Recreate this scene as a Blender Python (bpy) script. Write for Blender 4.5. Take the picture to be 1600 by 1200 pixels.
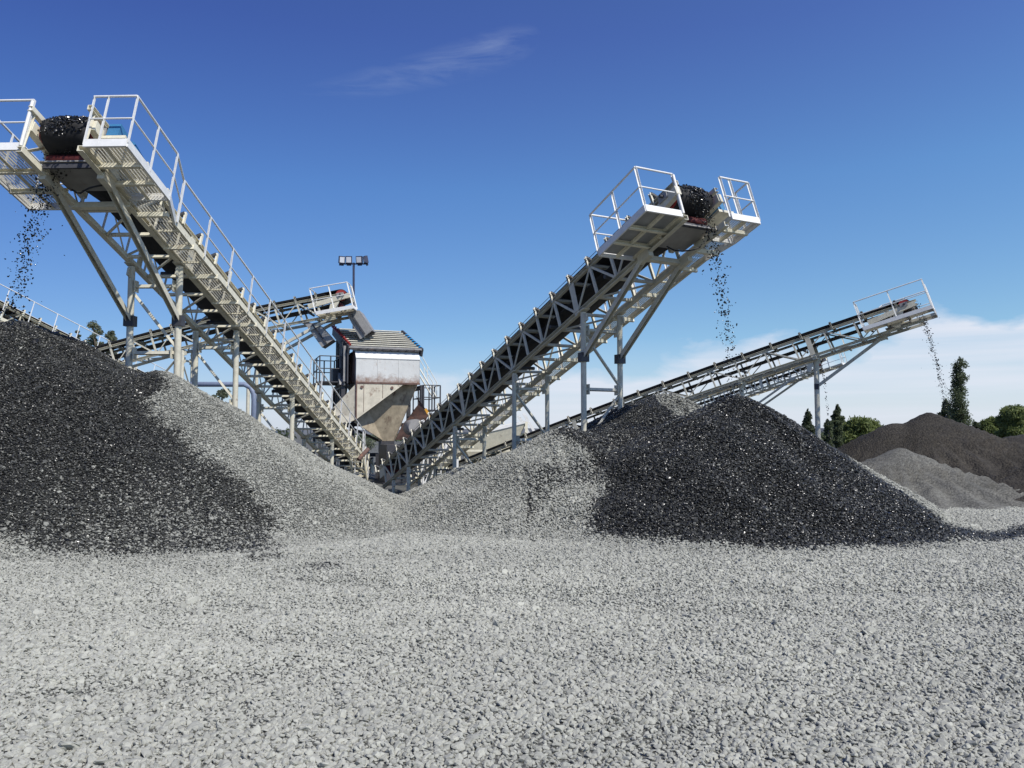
import bpy, math, random
import numpy as np
from mathutils import Matrix, Vector, Euler
R = math.radians
for o in list(bpy.data.objects): bpy.data.objects.remove(o)
sc = bpy.context.scene
COL = sc.collection

# ------------------------------------------------------------------ camera
EYE = 1.5
PITCH = math.atan(78/1230)
cd = bpy.data.cameras.new('camera'); cam = bpy.data.objects.new('camera', cd); COL.objects.link(cam)
cam.location = (0, 0, EYE); cam.rotation_euler = (math.pi/2 + PITCH, 0, 0)
cd.sensor_fit = 'HORIZONTAL'; cd.sensor_width = 36; cd.lens = 36*1230/1600
cd.clip_start = .1; cd.clip_end = 9000
sc.camera = cam

# ------------------------------------------------------------------ light
SUN = Vector((.60, -.64, 1.0)).normalized()
sd = bpy.data.lights.new('sun', 'SUN'); so = bpy.data.objects.new('sun', sd); COL.objects.link(so)
sd.energy = 4.6; sd.angle = R(.53); sd.color = (1, .965, .91)
so.rotation_euler = SUN.to_track_quat('Z', 'Y').to_euler(); so.location = (10, -10, 20)

world = bpy.data.worlds.new('World'); sc.world = world; world.use_nodes = True
NT = world.node_tree; NT.nodes.clear()
def wn(t, **k):
    n = NT.nodes.new(t)
    for a, v in k.items(): setattr(n, a, v)
    return n
def wl(a, b): NT.links.new(a, b)
def wmath(op, a, b=None, c=None, clamp=False):
    n = wn('ShaderNodeMath', operation=op, use_clamp=clamp)
    for i, v in enumerate((a, b, c)):
        if v is None: continue
        if isinstance(v, (int, float)): n.inputs[i].default_value = v
        else: wl(v, n.inputs[i])
    return n.outputs[0]
sky = wn('ShaderNodeTexSky', sky_type='NISHITA', sun_disc=False)
sky.sun_elevation = math.asin(SUN.z); sky.sun_rotation = math.atan2(SUN.x, SUN.y)
sky.altitude = 800; sky.air_density = 1.0; sky.dust_density = .6; sky.ozone_density = 2.2
tc = wn('ShaderNodeTexCoord'); sep = wn('ShaderNodeSeparateXYZ'); wl(tc.outputs['Generated'], sep.inputs[0])
X, Y, Z = sep.outputs
az = wmath('ARCTAN2', X, Y)                                      # compass bearing
# the camera's blue is a touch more violet than the model sky
tint = wn('ShaderNodeMix', data_type='RGBA', blend_type='MULTIPLY'); tint.inputs[0].default_value = 1
wl(sky.outputs[0], tint.inputs[6]); ramp = wn('ShaderNodeValToRGB'); wl(wmath('MULTIPLY', Z, 2.0), ramp.inputs[0])
els = ramp.color_ramp.elements; els[0].position = 0; els[0].color = (.66, .80, 1.02, 1); els[1].position = 1; els[1].color = (.50, .62, 1.15, 1)
for ps, c_ in ((.26, (.625, .79, 1.02)), (.60, (.56, .81, 1.20)), (.92, (.50, .62, 1.16))):
    e_ = els.new(ps); e_.color = (*c_, 1)
side = wn('ShaderNodeMix', data_type='RGBA', blend_type='MULTIPLY'); side.inputs[0].default_value = 1; wl(ramp.outputs[0], side.inputs[6])
sd_ = wn('ShaderNodeCombineXYZ'); sn_ = wmath('SINE', az)
for i_, (b_, k_) in enumerate(((1.25, .55), (1.25, .5), (1.15, .25))): wl(wmath('MULTIPLY_ADD', sn_, k_, b_), sd_.inputs[i_])
wl(sd_.outputs[0], side.inputs[7]); wl(side.outputs[2], tint.inputs[7])
# low bank of cumulus and haze near the horizon
mp = wn('ShaderNodeCombineXYZ')
wl(wmath('MULTIPLY', az, 4.6), mp.inputs[0]); wl(wmath('MULTIPLY', Z, 11.0), mp.inputs[1])
n1 = wn('ShaderNodeTexNoise'); n1.inputs['Scale'].default_value = 1.55; n1.inputs['Detail'].default_value = 9; n1.inputs['Roughness'].default_value = .52; n1.inputs['Distortion'].default_value = .25
wl(mp.outputs[0], n1.inputs['Vector'])
n2 = wn('ShaderNodeTexNoise'); n2.inputs['Scale'].default_value = .9; n2.inputs['Detail'].default_value = 2
mp2 = wn('ShaderNodeCombineXYZ'); wl(wmath('MULTIPLY', az, 2.2), mp2.inputs[0]); mp2.inputs[1].default_value = 3.7
wl(mp2.outputs[0], n2.inputs['Vector'])
# cloud-top height varies round the compass: higher on the right of view
right = wmath('MULTIPLY_ADD', wmath('SINE', wmath('ADD', az, .10)), .09, .082)
top = wmath('ADD', right, wmath('MULTIPLY', wmath('SUBTRACT', n2.outputs[0], .5), .06))
edge = wmath('ADD', top, wmath('MULTIPLY', wmath('SUBTRACT', n1.outputs[0], .5), .20))
dens = wmath('DIVIDE', wmath('SUBTRACT', edge, Z), .030, clamp=True)
dens = wmath('MULTIPLY', dens, wmath('MULTIPLY_ADD', wmath('SINE', wmath('ADD', az, .10)), 1.2, .72, clamp=True))
band = wn('ShaderNodeTexNoise'); band.inputs['Scale'].default_value = 1.3; band.inputs['Detail'].default_value = 4
mpb = wn('ShaderNodeCombineXYZ'); wl(wmath('MULTIPLY', az, 1.6), mpb.inputs[0]); wl(wmath('MULTIPLY', Z, 42.0), mpb.inputs[1]); mpb.inputs[2].default_value = 4.2; wl(mpb.outputs[0], band.inputs['Vector'])
cfac = wmath('MULTIPLY', dens, wmath('MULTIPLY_ADD', wmath('MULTIPLY', wmath('SUBTRACT', band.outputs[0], .35), 3.0, clamp=True), .45, .48))
# thin cirrus streaks high up
rot = wn('ShaderNodeMapping'); rot.inputs['Rotation'].default_value = (0, 0, R(-13)); rot.inputs['Scale'].default_value = (4.5, 26, 1)
mp3 = wn('ShaderNodeCombineXYZ'); wl(az, mp3.inputs[0]); wl(Z, mp3.inputs[1]); wl(mp3.outputs[0], rot.inputs[0])
n3 = wn('ShaderNodeTexNoise'); n3.inputs['Scale'].default_value = 1.5; n3.inputs['Detail'].default_value = 8; n3.inputs['Roughness'].default_value = .62; n3.inputs['Distortion'].default_value = .6
wl(rot.outputs[0], n3.inputs['Vector'])
# streak axis: from bearing -.27, z .40 to bearing .02, z .49
u = wmath('DIVIDE', wmath('ADD', az, .13), .17)
line = wmath('MULTIPLY_ADD', az, .228, .452)
dv = wmath('DIVIDE', wmath('SUBTRACT', Z, line), wmath('MULTIPLY_ADD', u, .008, .020))
msk = wmath('SUBTRACT', 1.0, wmath('ADD', wmath('POWER', wmath('ABSOLUTE', u), 4.0), wmath('MULTIPLY', dv, dv)), clamp=True)
ci = wmath('MULTIPLY', wmath('MULTIPLY', msk, wmath('MULTIPLY', wmath('SUBTRACT', n3.outputs[0], .42), 3.2, clamp=True)), wmath('MULTIPLY_ADD', u, .10, .12))
hz_ = wn('ShaderNodeMix', data_type='RGBA'); wl(wmath('MULTIPLY', wmath('SUBTRACT', 1.0, wmath('DIVIDE', Z, .12), clamp=True), .62), hz_.inputs[0]); wl(tint.outputs[2], hz_.inputs[6]); hz_.inputs[7].default_value = (6.0, 6.45, 7.9, 1)
mixc = wn('ShaderNodeMix', data_type='RGBA'); wl(cfac, mixc.inputs[0]); wl(hz_.outputs[2], mixc.inputs[6]); mixc.inputs[7].default_value = (7.7, 8.1, 9.1, 1)
mixd = wn('ShaderNodeMix', data_type='RGBA'); wl(ci, mixd.inputs[0]); wl(mixc.outputs[2], mixd.inputs[6]); mixd.inputs[7].default_value = (8, 9, 10, 1)
bg = wn('ShaderNodeBackground'); bg.inputs[1].default_value = .10
out = wn('ShaderNodeOutputWorld'); wl(mixd.outputs[2], bg.inputs[0]); wl(bg.outputs[0], out.inputs[0])

sc.view_settings.view_transform = 'Standard'; sc.view_settings.look = 'None'
sc.view_settings.exposure = 0; sc.view_settings.gamma = 1; sc.view_settings.use_curve_mapping = False
sc.cycles.max_bounces = 6; sc.cycles.diffuse_bounces = 3; sc.cycles.glossy_bounces = 2
sc.cycles.use_denoising = True; sc.cycles.denoiser = 'OPENIMAGEDENOISE'; sc.cycles.denoising_input_passes = 'RGB_ALBEDO_NORMAL'
rng = random.Random(7); nrng = np.random.default_rng(11)

# ------------------------------------------------------------------ materials
def mat(name, base, rough=.7, metal=0, var=.15, scale=6, rust=0, rustcol=(.16, .06, .025), bump=0, dust=0, spec=.4, rust_scale=1.6, streak=False, zband=None):
    m = bpy.data.materials.new(name); m.use_nodes = True; t = m.node_tree; t.nodes.clear()
    def N(k, **a):
        n = t.nodes.new(k)
        for q, v in a.items(): setattr(n, q, v)
        return n
    L = t.links.new
    bs = N('ShaderNodeBsdfPrincipled'); o = N('ShaderNodeOutputMaterial'); L(bs.outputs[0], o.inputs[0])
    bs.inputs['Roughness'].default_value = rough; bs.inputs['Metallic'].default_value = metal; bs.inputs['Specular IOR Level'].default_value = spec
    g = N('ShaderNodeNewGeometry'); n = N('ShaderNodeTexNoise'); n.inputs['Scale'].default_value = scale; n.inputs['Detail'].default_value = 6; n.inputs['Roughness'].default_value = .65
    L(g.outputs['Position'], n.inputs['Vector'])
    mr = N('ShaderNodeMapRange'); mr.inputs[1].default_value = .3; mr.inputs[2].default_value = .7; mr.inputs[3].default_value = 1-var; mr.inputs[4].default_value = 1+var*.6
    L(n.outputs[0], mr.inputs[0])
    c = N('ShaderNodeMix', data_type='RGBA', blend_type='MULTIPLY'); c.inputs[0].default_value = 1; c.inputs[6].default_value = (*base, 1)
    L(mr.outputs[0], c.inputs[7]); col = c.outputs[2]
    if dust:                                                     # grey quarry dust lies on upward faces
        sp = N('ShaderNodeSeparateXYZ'); L(g.outputs['Normal'], sp.inputs[0])
        q = N('ShaderNodeMapRange'); q.inputs[1].default_value = .2; q.inputs[2].default_value = .9; q.inputs[3].default_value = 0; q.inputs[4].default_value = dust; L(sp.outputs[2], q.inputs[0])
        c2 = N('ShaderNodeMix', data_type='RGBA'); L(q.outputs[0], c2.inputs[0]); L(col, c2.inputs[6]); c2.inputs[7].default_value = (.42, .41, .38, 1); col = c2.outputs[2]
    if rust:
        n2 = N('ShaderNodeTexNoise'); n2.inputs['Scale'].default_value = rust_scale; n2.inputs['Detail'].default_value = 10; n2.inputs['Roughness'].default_value = .72
        if streak:
            mpn = N('ShaderNodeMapping'); mpn.inputs['Scale'].default_value = (2.6, 2.6, .7); L(g.outputs['Position'], mpn.inputs[0]); L(mpn.outputs[0], n2.inputs['Vector'])
        else: L(g.outputs['Position'], n2.inputs['Vector'])
        q = N('ShaderNodeMapRange'); q.inputs[1].default_value = .66-rust*.16; q.inputs[2].default_value = .76-rust*.1; L(n2.outputs[0], q.inputs[0])
        c3 = N('ShaderNodeMix', data_type='RGBA'); L(q.outputs[0], c3.inputs[0]); L(col, c3.inputs[6]); c3.inputs[7].default_value = (*rustcol, 1); col = c3.outputs[2]
    if zband:                                                    # rust creeping up from a bottom edge
        z0, z1 = zband; sz = N('ShaderNodeSeparateXYZ'); L(g.outputs['Position'], sz.inputs[0])
        n4 = N('ShaderNodeTexNoise'); n4.inputs['Scale'].default_value = 5; n4.inputs['Detail'].default_value = 8; n4.inputs['Roughness'].default_value = .7; L(g.outputs['Position'], n4.inputs['Vector'])
        q = N('ShaderNodeMapRange'); q.inputs[1].default_value = z1; q.inputs[2].default_value = z0; L(sz.outputs[2], q.inputs[0])
        ad = N('ShaderNodeMath'); ad.operation = 'MULTIPLY_ADD'; L(n4.outputs[0], ad.inputs[0]); ad.inputs[1].default_value = 2.4; ad.inputs[2].default_value = -1.38
        su = N('ShaderNodeMath'); su.operation = 'ADD'; su.use_clamp = True; L(q.outputs[0], su.inputs[0]); L(ad.outputs[0], su.inputs[1])
        c4 = N('ShaderNodeMix', data_type='RGBA'); L(su.outputs[0], c4.inputs[0]); L(col, c4.inputs[6]); c4.inputs[7].default_value = (.22, .12, .07, 1); col = c4.outputs[2]
    L(col, bs.inputs['Base Color'])
    if bump:
        b = N('ShaderNodeBump'); b.inputs['Strength'].default_value = bump; b.inputs['Distance'].default_value = .02; L(n.outputs[0], b.inputs['Height']); L(b.outputs[0], bs.inputs['Normal'])
    return m
M = dict(
 cream=mat('weathered_cream_paint', (.76, .71, .54), .55, var=.16, rust=.38, dust=.35, scale=9),
 white=mat('white_paint', (.77, .76, .71), .45, var=.12, rust=.24, scale=6),
 grey=mat('grey_paint', (.61, .575, .45), .6, var=.2, rust=.28, dust=.3, scale=7),
 galv=mat('galvanised_mesh', (.76, .73, .62), .6, var=.15, scale=9),
 darksteel=mat('dark_oily_steel', (.055, .055, .06), .5, var=.3, rust=.3, scale=5),
 navy=mat('navy_painted_steel', (.045, .05, .09), .5, var=.25, rust=.2),
 rubber=mat('belt_rubber', (.018, .018, .019), .75, var=.35, scale=4, dust=.12),
 red=mat('oxblood_drum_paint', (.085, .012, .011), .6, var=.3, rust=.3),
 pulley=mat('drum_end_paint', (.30, .035, .03), .55, var=.25, rust=.2),
 blue=mat('motor_blue_paint', (.05, .19, .36), .45, var=.15, rust=.1),
 cyan=mat('pipe_blue_paint', (.02, .30, .62), .4, var=.1),
 box=mat('hopper_white_plate', (.60, .60, .56), .5, var=.10, rust=.30, rustcol=(.30, .19, .12), rust_scale=2.6, scale=2, streak=True, zband=(3.5, 3.95)),
 plate=mat('hopper_cream_plate', (.58, .53, .41), .6, var=.25, rust=.62, rustcol=(.17, .085, .05), rust_scale=2.1, scale=3),
 dirty_shaded=mat('grimy_shaded_hopper_plate', (.43, .36, .25), .65, var=.4, rust=.75, rustcol=(.12, .07, .045), rust_scale=1.8, scale=3, streak=True),  # rust and grime, browned further to paint in the shade below the box
 rustp=mat('rusted_plate', (.15, .09, .07), .8, var=.4, rust=.5, rustcol=(.26, .12, .07), scale=4),
 idler=mat('idler_roller', (.05, .05, .05), .5, var=.3),
 chute=mat('chute_steel', (.30, .29, .27), .5, var=.25, rust=.2, scale=4),
 deckp=mat('deck_plate_grey', (.34, .35, .35), .5, var=.2, rust=.25, scale=3),
 glass=mat('lamp_glass', (.70, .72, .75), .1, var=.05),
 orange=mat('orange_yellow_paint', (.62, .30, .03), .5, var=.1),
 pipe=mat('blue_grey_pipe', (.20, .24, .32), .5, var=.2),
 bark=mat('bark', (.11, .085, .06), .9, var=.4, scale=10),
)

# ------------------------------------------------------------------ mesh helpers
def raw_mesh(name, v, f, m=None, smooth=False):
    me = bpy.data.meshes.new(name); me.from_pydata([tuple(p) for p in v], [], [tuple(q) for q in f]); me.update()
    if m is not None: me.materials.append(m)
    if smooth: me.polygons.foreach_set('use_smooth', [True]*len(me.polygons))
    return me
_unit = {}
def unit(shape, mk):
    k = (shape, mk)
    if k in _unit: return _unit[k]
    if shape == 'box':
        v = [(x, y, z) for x in (-.5, .5) for y in (-.5, .5) for z in (-.5, .5)]
        f = [(0, 1, 3, 2), (4, 6, 7, 5), (0, 4, 5, 1), (2, 3, 7, 6), (0, 2, 6, 4), (1, 5, 7, 3)]
    elif shape == 'tube':
        n = 12; v = [(math.cos(2*math.pi*i/n)*.5, math.sin(2*math.pi*i/n)*.5, z) for z in (-.5, .5) for i in range(n)]
        f = [(i, (i+1) % n, n+(i+1) % n, n+i) for i in range(n)]+[tuple(range(n-1, -1, -1)), tuple(range(n, 2*n))]
    elif shape in ('angle', 'channel', 'ibeam'):
        if shape == 'angle': pr = [(-.5, -.5), (.5, -.5), (.5, -.38), (-.38, -.38), (-.38, .5), (-.5, .5)]
        elif shape == 'channel': pr = [(-.5, -.5), (.5, -.5), (.5, -.4), (-.34, -.4), (-.34, .4), (.5, .4), (.5, .5), (-.5, .5)]
        else: pr = [(-.5, -.5), (.5, -.5), (.5, -.4), (.08, -.4), (.08, .4), (.5, .4), (.5, .5), (-.5, .5), (-.5, .4), (-.08, .4), (-.08, -.4), (-.5, -.4)]
        n = len(pr); v = [(x, y, z) for z in (-.5, .5) for x, y in pr]
        f = [(i, (i+1) % n, n+(i+1) % n, n+i) for i in range(n)]+[tuple(range(n-1, -1, -1)), tuple(range(n, 2*n))]
    me = raw_mesh(shape+'_'+mk, v, f, M[mk])
    if shape == 'tube':
        for p in me.polygons: p.use_smooth = len(p.vertices) == 4
    _unit[k] = me; return me
def add(name, me, parent=None, mw=None, **props):
    o = bpy.data.objects.new(name, me); COL.objects.link(o)
    if parent is not None: o.parent = parent
    if mw is not None: o.matrix_basis = mw
    for k, v in props.items(): o[k] = v
    return o
def empty(name, mw=None, parent=None, **props): return add(name, None, parent, mw, **props)
def barmat(p, q, w, h, up=(0, 0, 1), roll=0):
    p, q = Vector(p), Vector(q); d = q-p; L = d.length; z = d/L
    u = Vector(up)
    if abs(z.dot(u)) > .98: u = Vector((0, 1, 0)) if abs(z.y) < .9 else Vector((1, 0, 0))
    x = u.cross(z).normalized(); y = z.cross(x)
    m = Matrix(((x.x*w, y.x*h, z.x*L, (p.x+q.x)/2), (x.y*w, y.y*h, z.y*L, (p.y+q.y)/2), (x.z*w, y.z*h, z.z*L, (p.z+q.z)/2), (0, 0, 0, 1)))
    if roll: m = Matrix.Translation(m.translation) @ Matrix.Rotation(roll, 4, z) @ Matrix.Translation(-m.translation) @ m
    return m
def bar(parent, name, p, q, w, h, mk, shape='box', up=(0, 0, 1), roll=0, **props):
    return add(name, unit(shape, mk), parent, barmat(p, q, w, h, up, roll), **props)
def tube(parent, name, p, q, d, mk, **props): return bar(parent, name, p, q, d, d, mk, 'tube', **props)
class MB:
    def __init__(s): s.v = []; s.f = []
    def poly(s, pts, faces):
        b = len(s.v); s.v += [tuple(p) for p in pts]; s.f += [tuple(b+i for i in q) for q in faces]
    def bar(s, p, q, w, h, up=(0, 0, 1)):
        m = barmat(p, q, w, h, up); me = unit('box', 'grey')
        s.poly([m @ v.co for v in me.vertices], [tuple(pp.vertices) for pp in me.polygons])
    def prism(s, pts, off):
        n = len(pts); off = Vector(off); a = [Vector(p) for p in pts]; b = [p+off for p in a]
        s.poly(a+b, [tuple(range(n-1, -1, -1)), tuple(range(n, 2*n))]+[(i, (i+1) % n, n+(i+1) % n, n+i) for i in range(n)])
    def path(s, pts, r, n=8):
        pts = [Vector(p) for p in pts]; rings = []
        for i, p in enumerate(pts):
            d = (pts[min(i+1, len(pts)-1)]-pts[max(i-1, 0)]).normalized(); a = d.orthogonal().normalized() if i == 0 else (rings_a-d*rings_a.dot(d)).normalized()
            rings_a = a; b = d.cross(a); rings.append([p+(a*math.cos(2*math.pi*k/n)+b*math.sin(2*math.pi*k/n))*r for k in range(n)])
        fs = [(i*n+k, i*n+(k+1) % n, (i+1)*n+(k+1) % n, (i+1)*n+k) for i in range(len(pts)-1) for k in range(n)]
        fs += [tuple(range(n-1, -1, -1)), tuple(range((len(pts)-1)*n, len(pts)*n))]
        s.poly([p for r_ in rings for p in r_], fs)
    def build(s, name, mk, parent=None, smooth=False, **props):
        me = raw_mesh(name, s.v, s.f, M[mk] if isinstance(mk, str) else mk, smooth); return add(name, me, parent, None, **props)

# ------------------------------------------------------------------ land form
def gz(x,y):
    # yard level: a slight rise in front of the heaps, then down to the plant floor
    s=lambda a,b,v:(lambda t:t*t*(3-2*t))(np.clip((v-a)/(b-a),0,1))
    z=.14*s(6.5,9.5,y)-.50*s(17.0,21.5,y)*s(22,12,x)*1.0
    return z+.02*np.sin(x*.7+1)*np.cos(y*.5)+.012*np.sin(x*1.9)*np.sin(y*1.6)
# heap: centre x,y, top z, [(compass angle deg, foot radius)...], toe exponent
HEAPS={
 'left_wet':(-8.75,13.75,3.44,[(-180,5.5),(-120,5.3),(-90,4.75),(-60,5.4),(-40,6.6),(-20,7.0),(0,7.2),(60,6.5),(120,6)],1.0,.45),
 'left_dry':(-6.2,13.7,2.56,[(-180,4.2),(-120,4.4),(-90,4.5),(-60,4.7),(-30,5.0),(-15,4.7),(0,4.25),(30,3.9),(60,3.8),(120,4.2)],1.0,.5),
 'right_wet':(3.66,13.0,2.11,[(-180,4.0),(-120,3.9),(-90,3.5),(-60,3.5),(-30,3.35),(0,3.0),(30,3.0),(60,3.4),(120,4)],1.0,.25),
 'middle':(2.95,15.9,2.25,[(-180,3.9),(-150,4.1),(-120,4.6),(-90,5.0),(0,3.6),(60,3.8),(120,3.8)],1.0,.7),
 'right_dry':(.95,13.7,1.58,[(-180,3.1),(-150,3.3),(-120,3.3),(-90,3.4),(0,3.5),(60,3.2),(120,3.0)],1.0,.35),
 'low':(-.5,16.6,.9,[(-180,1.9),(-120,2.4),(-90,2.5),(0,2.8),(60,2.4),(120,2.4)],1.0,.4),
 'corner':(-8.3,8.3,.95,[(-180,2.4),(-60,2.0),(-20,2.2),(0,2.3),(90,2.2)],1.0,.3),
}
def heap_h(name,x,y):
    cx,cy,zt,rad,e,rnd=HEAPS[name]
    dx,dy=x-cx,y-cy; r=np.hypot(dx,dy); th=np.degrees(np.arctan2(dy,dx))
    a=np.array([q[0] for q in rad]+[rad[0][0]+360]);R=np.array([q[1] for q in rad]+[rad[0][1]])
    Rr=np.interp(th,a,R)
    rho=(np.sqrt(r*r+rnd*rnd)-rnd)/(np.sqrt(Rr*Rr+rnd*rnd)-rnd)
    g=gz(x,y)
    u=1-rho
    # toe: straight slope that eases out near the foot
    u=np.where(u<.12,np.maximum(u,-.3)*.0+ (np.maximum(u+.12,0)**2)/(4*.12),u)
    lump=.035*np.sin(x*2.3+cy)*np.sin(y*2.1+cx)+.03*np.sin(x*4.7+y*3.1)+.02*np.sin(th/360*2*np.pi*17+r)*np.clip(r,0,1)
    return g+(zt-gz(cx,cy))*u+lump*np.clip(u*4,0,1)-.02*(u<=0)

ALLH = {k: HEAPS[k] for k in HEAPS}
def top_h(x, y):
    z = gz(x, y); best = np.zeros(x.shape, int)-1; zz = z.copy()
    for i, n in enumerate(ALLH):
        h = heap_h(n, x, y); m = (h > zz) & (h > z-.01); zz = np.where(m, h, zz); best = np.where(m, i, best)
    return zz, best
def vnoise(x, y, s, seed=0):                                     # smooth value noise in the plan
    r = np.random.default_rng(seed).random((256, 256)); X = np.asarray(x)/s+100; Y = np.asarray(y)/s+100
    i = np.floor(X).astype(int); j = np.floor(Y).astype(int); a = X-i; b = Y-j; a = a*a*(3-2*a); b = b*b*(3-2*b)
    g = lambda p, q: r[p % 256, q % 256]
    return (g(i, j)*(1-a)+g(i+1, j)*a)*(1-b)+(g(i, j+1)*(1-a)+g(i+1, j+1)*a)*b
def fbm(x, y, s, seed=0): return sum(vnoise(x, y, s/2**k, seed+k)*.5**k for k in range(4))/1.875
def poly_sd(x, y, P):                                            # signed distance, + inside
    P = np.array(P); d = np.full(x.shape, 1e9); ins = np.zeros(x.shape, bool)
    for i in range(len(P)):
        a = P[i]; b = P[(i+1) % len(P)]; e = b-a; t = np.clip(((x-a[0])*e[0]+(y-a[1])*e[1])/(e@e), 0, 1)
        d = np.minimum(d, np.hypot(x-a[0]-t*e[0], y-a[1]-t*e[1]))
        c = ((a[1] > y) != (b[1] > y)) & (x < (b[0]-a[0])*(y-a[1])/((b[1]-a[1]) or 1e-9)+a[0]); ins ^= c
    return np.where(ins, d, -d)
WET = [  # outlines on the ground of where freshly washed, still wet stone lies
 ([(-5.98, 9.29), (-5.62, 9.08), (-5.22, 8.9), (-4.5, 9.0), (-3.67, 9.1), (-2.8, 9.2), (-2.9, 9.9), (-3.16, 10.54), (-3.52, 10.89), (-4.03, 11.07), (-4.82, 11.65), (-5.53, 12.14), (-5.8, 12.46), (-5.7, 12.9), (-5.9, 13.3), (-6.3, 13.8), (-6.3, 18), (-16, 18), (-16, 9.8), (-7.3, 9.5)], .25),
 ([(.74, 13.36), (1.09, 12.85), (1.33, 12.15), (1.31, 11.17), (1.17, 10.71), (1.07, 10.22), (1.56, 9.68), (2.27, 9.41), (3.38, 9.33), (4.57, 9.48), (5.4, 9.84), (5.95, 10.25), (5.8, 10.9), (5.5, 11.6), (5.3, 12.2), (5.2, 13), (5.0, 18), (.6, 18)], .22),
 ([(5.7, 10.5), (7.5, 11.6), (9.5, 11.9), (8.4, 11.0), (6.9, 10.5), (5.6, 10.0)], .3),
 ([(-3.02, 8.9), (-2.73, 9.1), (-2.5, 8.85), (-2.8, 8.7)], .12), ([(-2.3, 8.35), (-2.1, 8.6), (-1.75, 8.5), (-2.0, 8.25)], .12),
]
def wetness(x, y):
    n = fbm(x, y, 1.1, 5)-.5; f = vnoise(x, y, .22, 31)-.5
    w = np.zeros(x.shape)
    for P, soft in WET:
        d = poly_sd(x, y, P)+n*soft*1.6+f*soft*.5; w = np.maximum(w, np.clip(d/soft+.5, 0, 1)*(.55 if soft == .12 else 1))
    zz, _ = top_h(x, y)
    left = (x < -1.5)
    low = np.clip((zz-.2)/1.3, 0, 1)                              # the older stone at the foot of the left heap has begun to dry
    w = w*np.where(left, .70+.26*low+.35*(fbm(x, y, 2.2, 9)-.5), .985)
    dry = (x > 2.95+n*.6) & (x < 4.2) & (y > 14.5+n); w = np.where(dry, w*.35, w)
    mid = (x > .5) & (y > 12.6) & (x+.45*(y-12.6) < 3.4+n); w = np.where(mid & ~dry, w*.90, w)
    st = np.clip((fbm(x, y, 1.5, 77)-.60)*6, 0, 1)*((x > .2) & (x < 1.4) & (y > 9.8) & (y < 12.5))   # streaks on the dry heap
    return np.clip(np.maximum(w, st*.5), 0, 1)

def ground_material(name, dry, wet, attr=True, bumpscale=45, rough=.9, bump=.6, dry2=None):
    m = bpy.data.materials.new(name); m.use_nodes = True; t = m.node_tree; t.nodes.clear(); L = t.links.new
    N = t.nodes.new
    bs = N('ShaderNodeBsdfPrincipled'); o = N('ShaderNodeOutputMaterial'); L(bs.outputs[0], o.inputs[0]); bs.inputs['Roughness'].default_value = rough
    bs.inputs['Specular IOR Level'].default_value = .3
    g = N('ShaderNodeNewGeometry')
    vo = N('ShaderNodeTexVoronoi'); vo.inputs['Scale'].default_value = bumpscale; L(g.outputs['Position'], vo.inputs['Vector'])
    no = N('ShaderNodeTexNoise'); no.inputs['Scale'].default_value = .9; no.inputs['Detail'].default_value = 8; L(g.outputs['Position'], no.inputs['Vector'])
    a = N('ShaderNodeAttribute'); a.attribute_name = 'wet'
    mx = N('ShaderNodeMix'); mx.data_type = 'RGBA'; L(a.outputs['Fac'], mx.inputs[0]); mx.inputs[6].default_value = (*dry, 1); mx.inputs[7].default_value = (*wet, 1)
    r = N('ShaderNodeMapRange'); r.inputs[3].default_value = .45; r.inputs[4].default_value = 1.3; L(vo.outputs['Color'], r.inputs[0])
    r2 = N('ShaderNodeMapRange'); r2.inputs[1].default_value = .3; r2.inputs[2].default_value = .7; r2.inputs[3].default_value = .72; r2.inputs[4].default_value = 1.2; L(no.outputs[0], r2.inputs[0])
    mu = N('ShaderNodeMath'); mu.operation = 'MULTIPLY'; L(r.outputs[0], mu.inputs[0]); L(r2.outputs[0], mu.inputs[1])
    c = N('ShaderNodeMix'); c.data_type = 'RGBA'; c.blend_type = 'MULTIPLY'; c.inputs[0].default_value = 1; L(mx.outputs[2], c.inputs[6]); L(mu.outputs[0], c.inputs[7])
    L(c.outputs[2], bs.inputs['Base Color'])
    b = N('ShaderNodeBump'); b.inputs['Strength'].default_value = bump; b.inputs['Distance'].default_value = .03; b.invert = True; L(vo.outputs['Distance'], b.inputs['Height']); L(b.outputs[0], bs.inputs['Normal'])
    return m
M['ground'] = ground_material('crushed_stone_ground', (.15, .15, .13), (.010, .010, .009))  # dry tone darker than the loose stones: paints shade into their gaps
M['fine_dark'] = ground_material('dark_fine_sand', (.048, .042, .032), (.03, .03, .025), bumpscale=22, bump=.7)
M['fine_grey'] = ground_material('grey_grit', (.155, .15, .125), (.04, .04, .035), bumpscale=30, bump=.4)

def grid_mesh(name, xs, ys, zf, keep=None, material=None, wetattr=True):
    Xg, Yg = np.meshgrid(xs, ys); Zg = zf(Xg, Yg); nx, ny = len(xs), len(ys)
    v = np.stack([Xg, Yg, Zg], -1).reshape(-1, 3)
    i, j = np.meshgrid(np.arange(nx-1), np.arange(ny-1)); a = (j*nx+i).ravel(); f = np.stack([a, a+1, a+nx+1, a+nx], 1)
    if keep is not None:
        k = keep(Xg, Yg, Zg).ravel(); f = f[k[f].any(1)]
        used = np.unique(f); mp = -np.ones(len(v), int); mp[used] = np.arange(len(used)); v = v[used]; f = mp[f]
    me = bpy.data.meshes.new(name); me.from_pydata(v.tolist(), [], f.tolist()); me.update()
    me.polygons.foreach_set('use_smooth', [True]*len(me.polygons))
    if wetattr:
        at_ = me.attributes.new('wet', 'FLOAT', 'POINT'); at_.data.foreach_set('value', wetness(v[:, 0], v[:, 1]).astype(np.float32))
    if material: me.materials.append(material)
    return me
def spread(a, b, n): return list(np.sign(b-a)*(np.geomspace(1, abs(b-a)+1, n)-1)+a)
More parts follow.
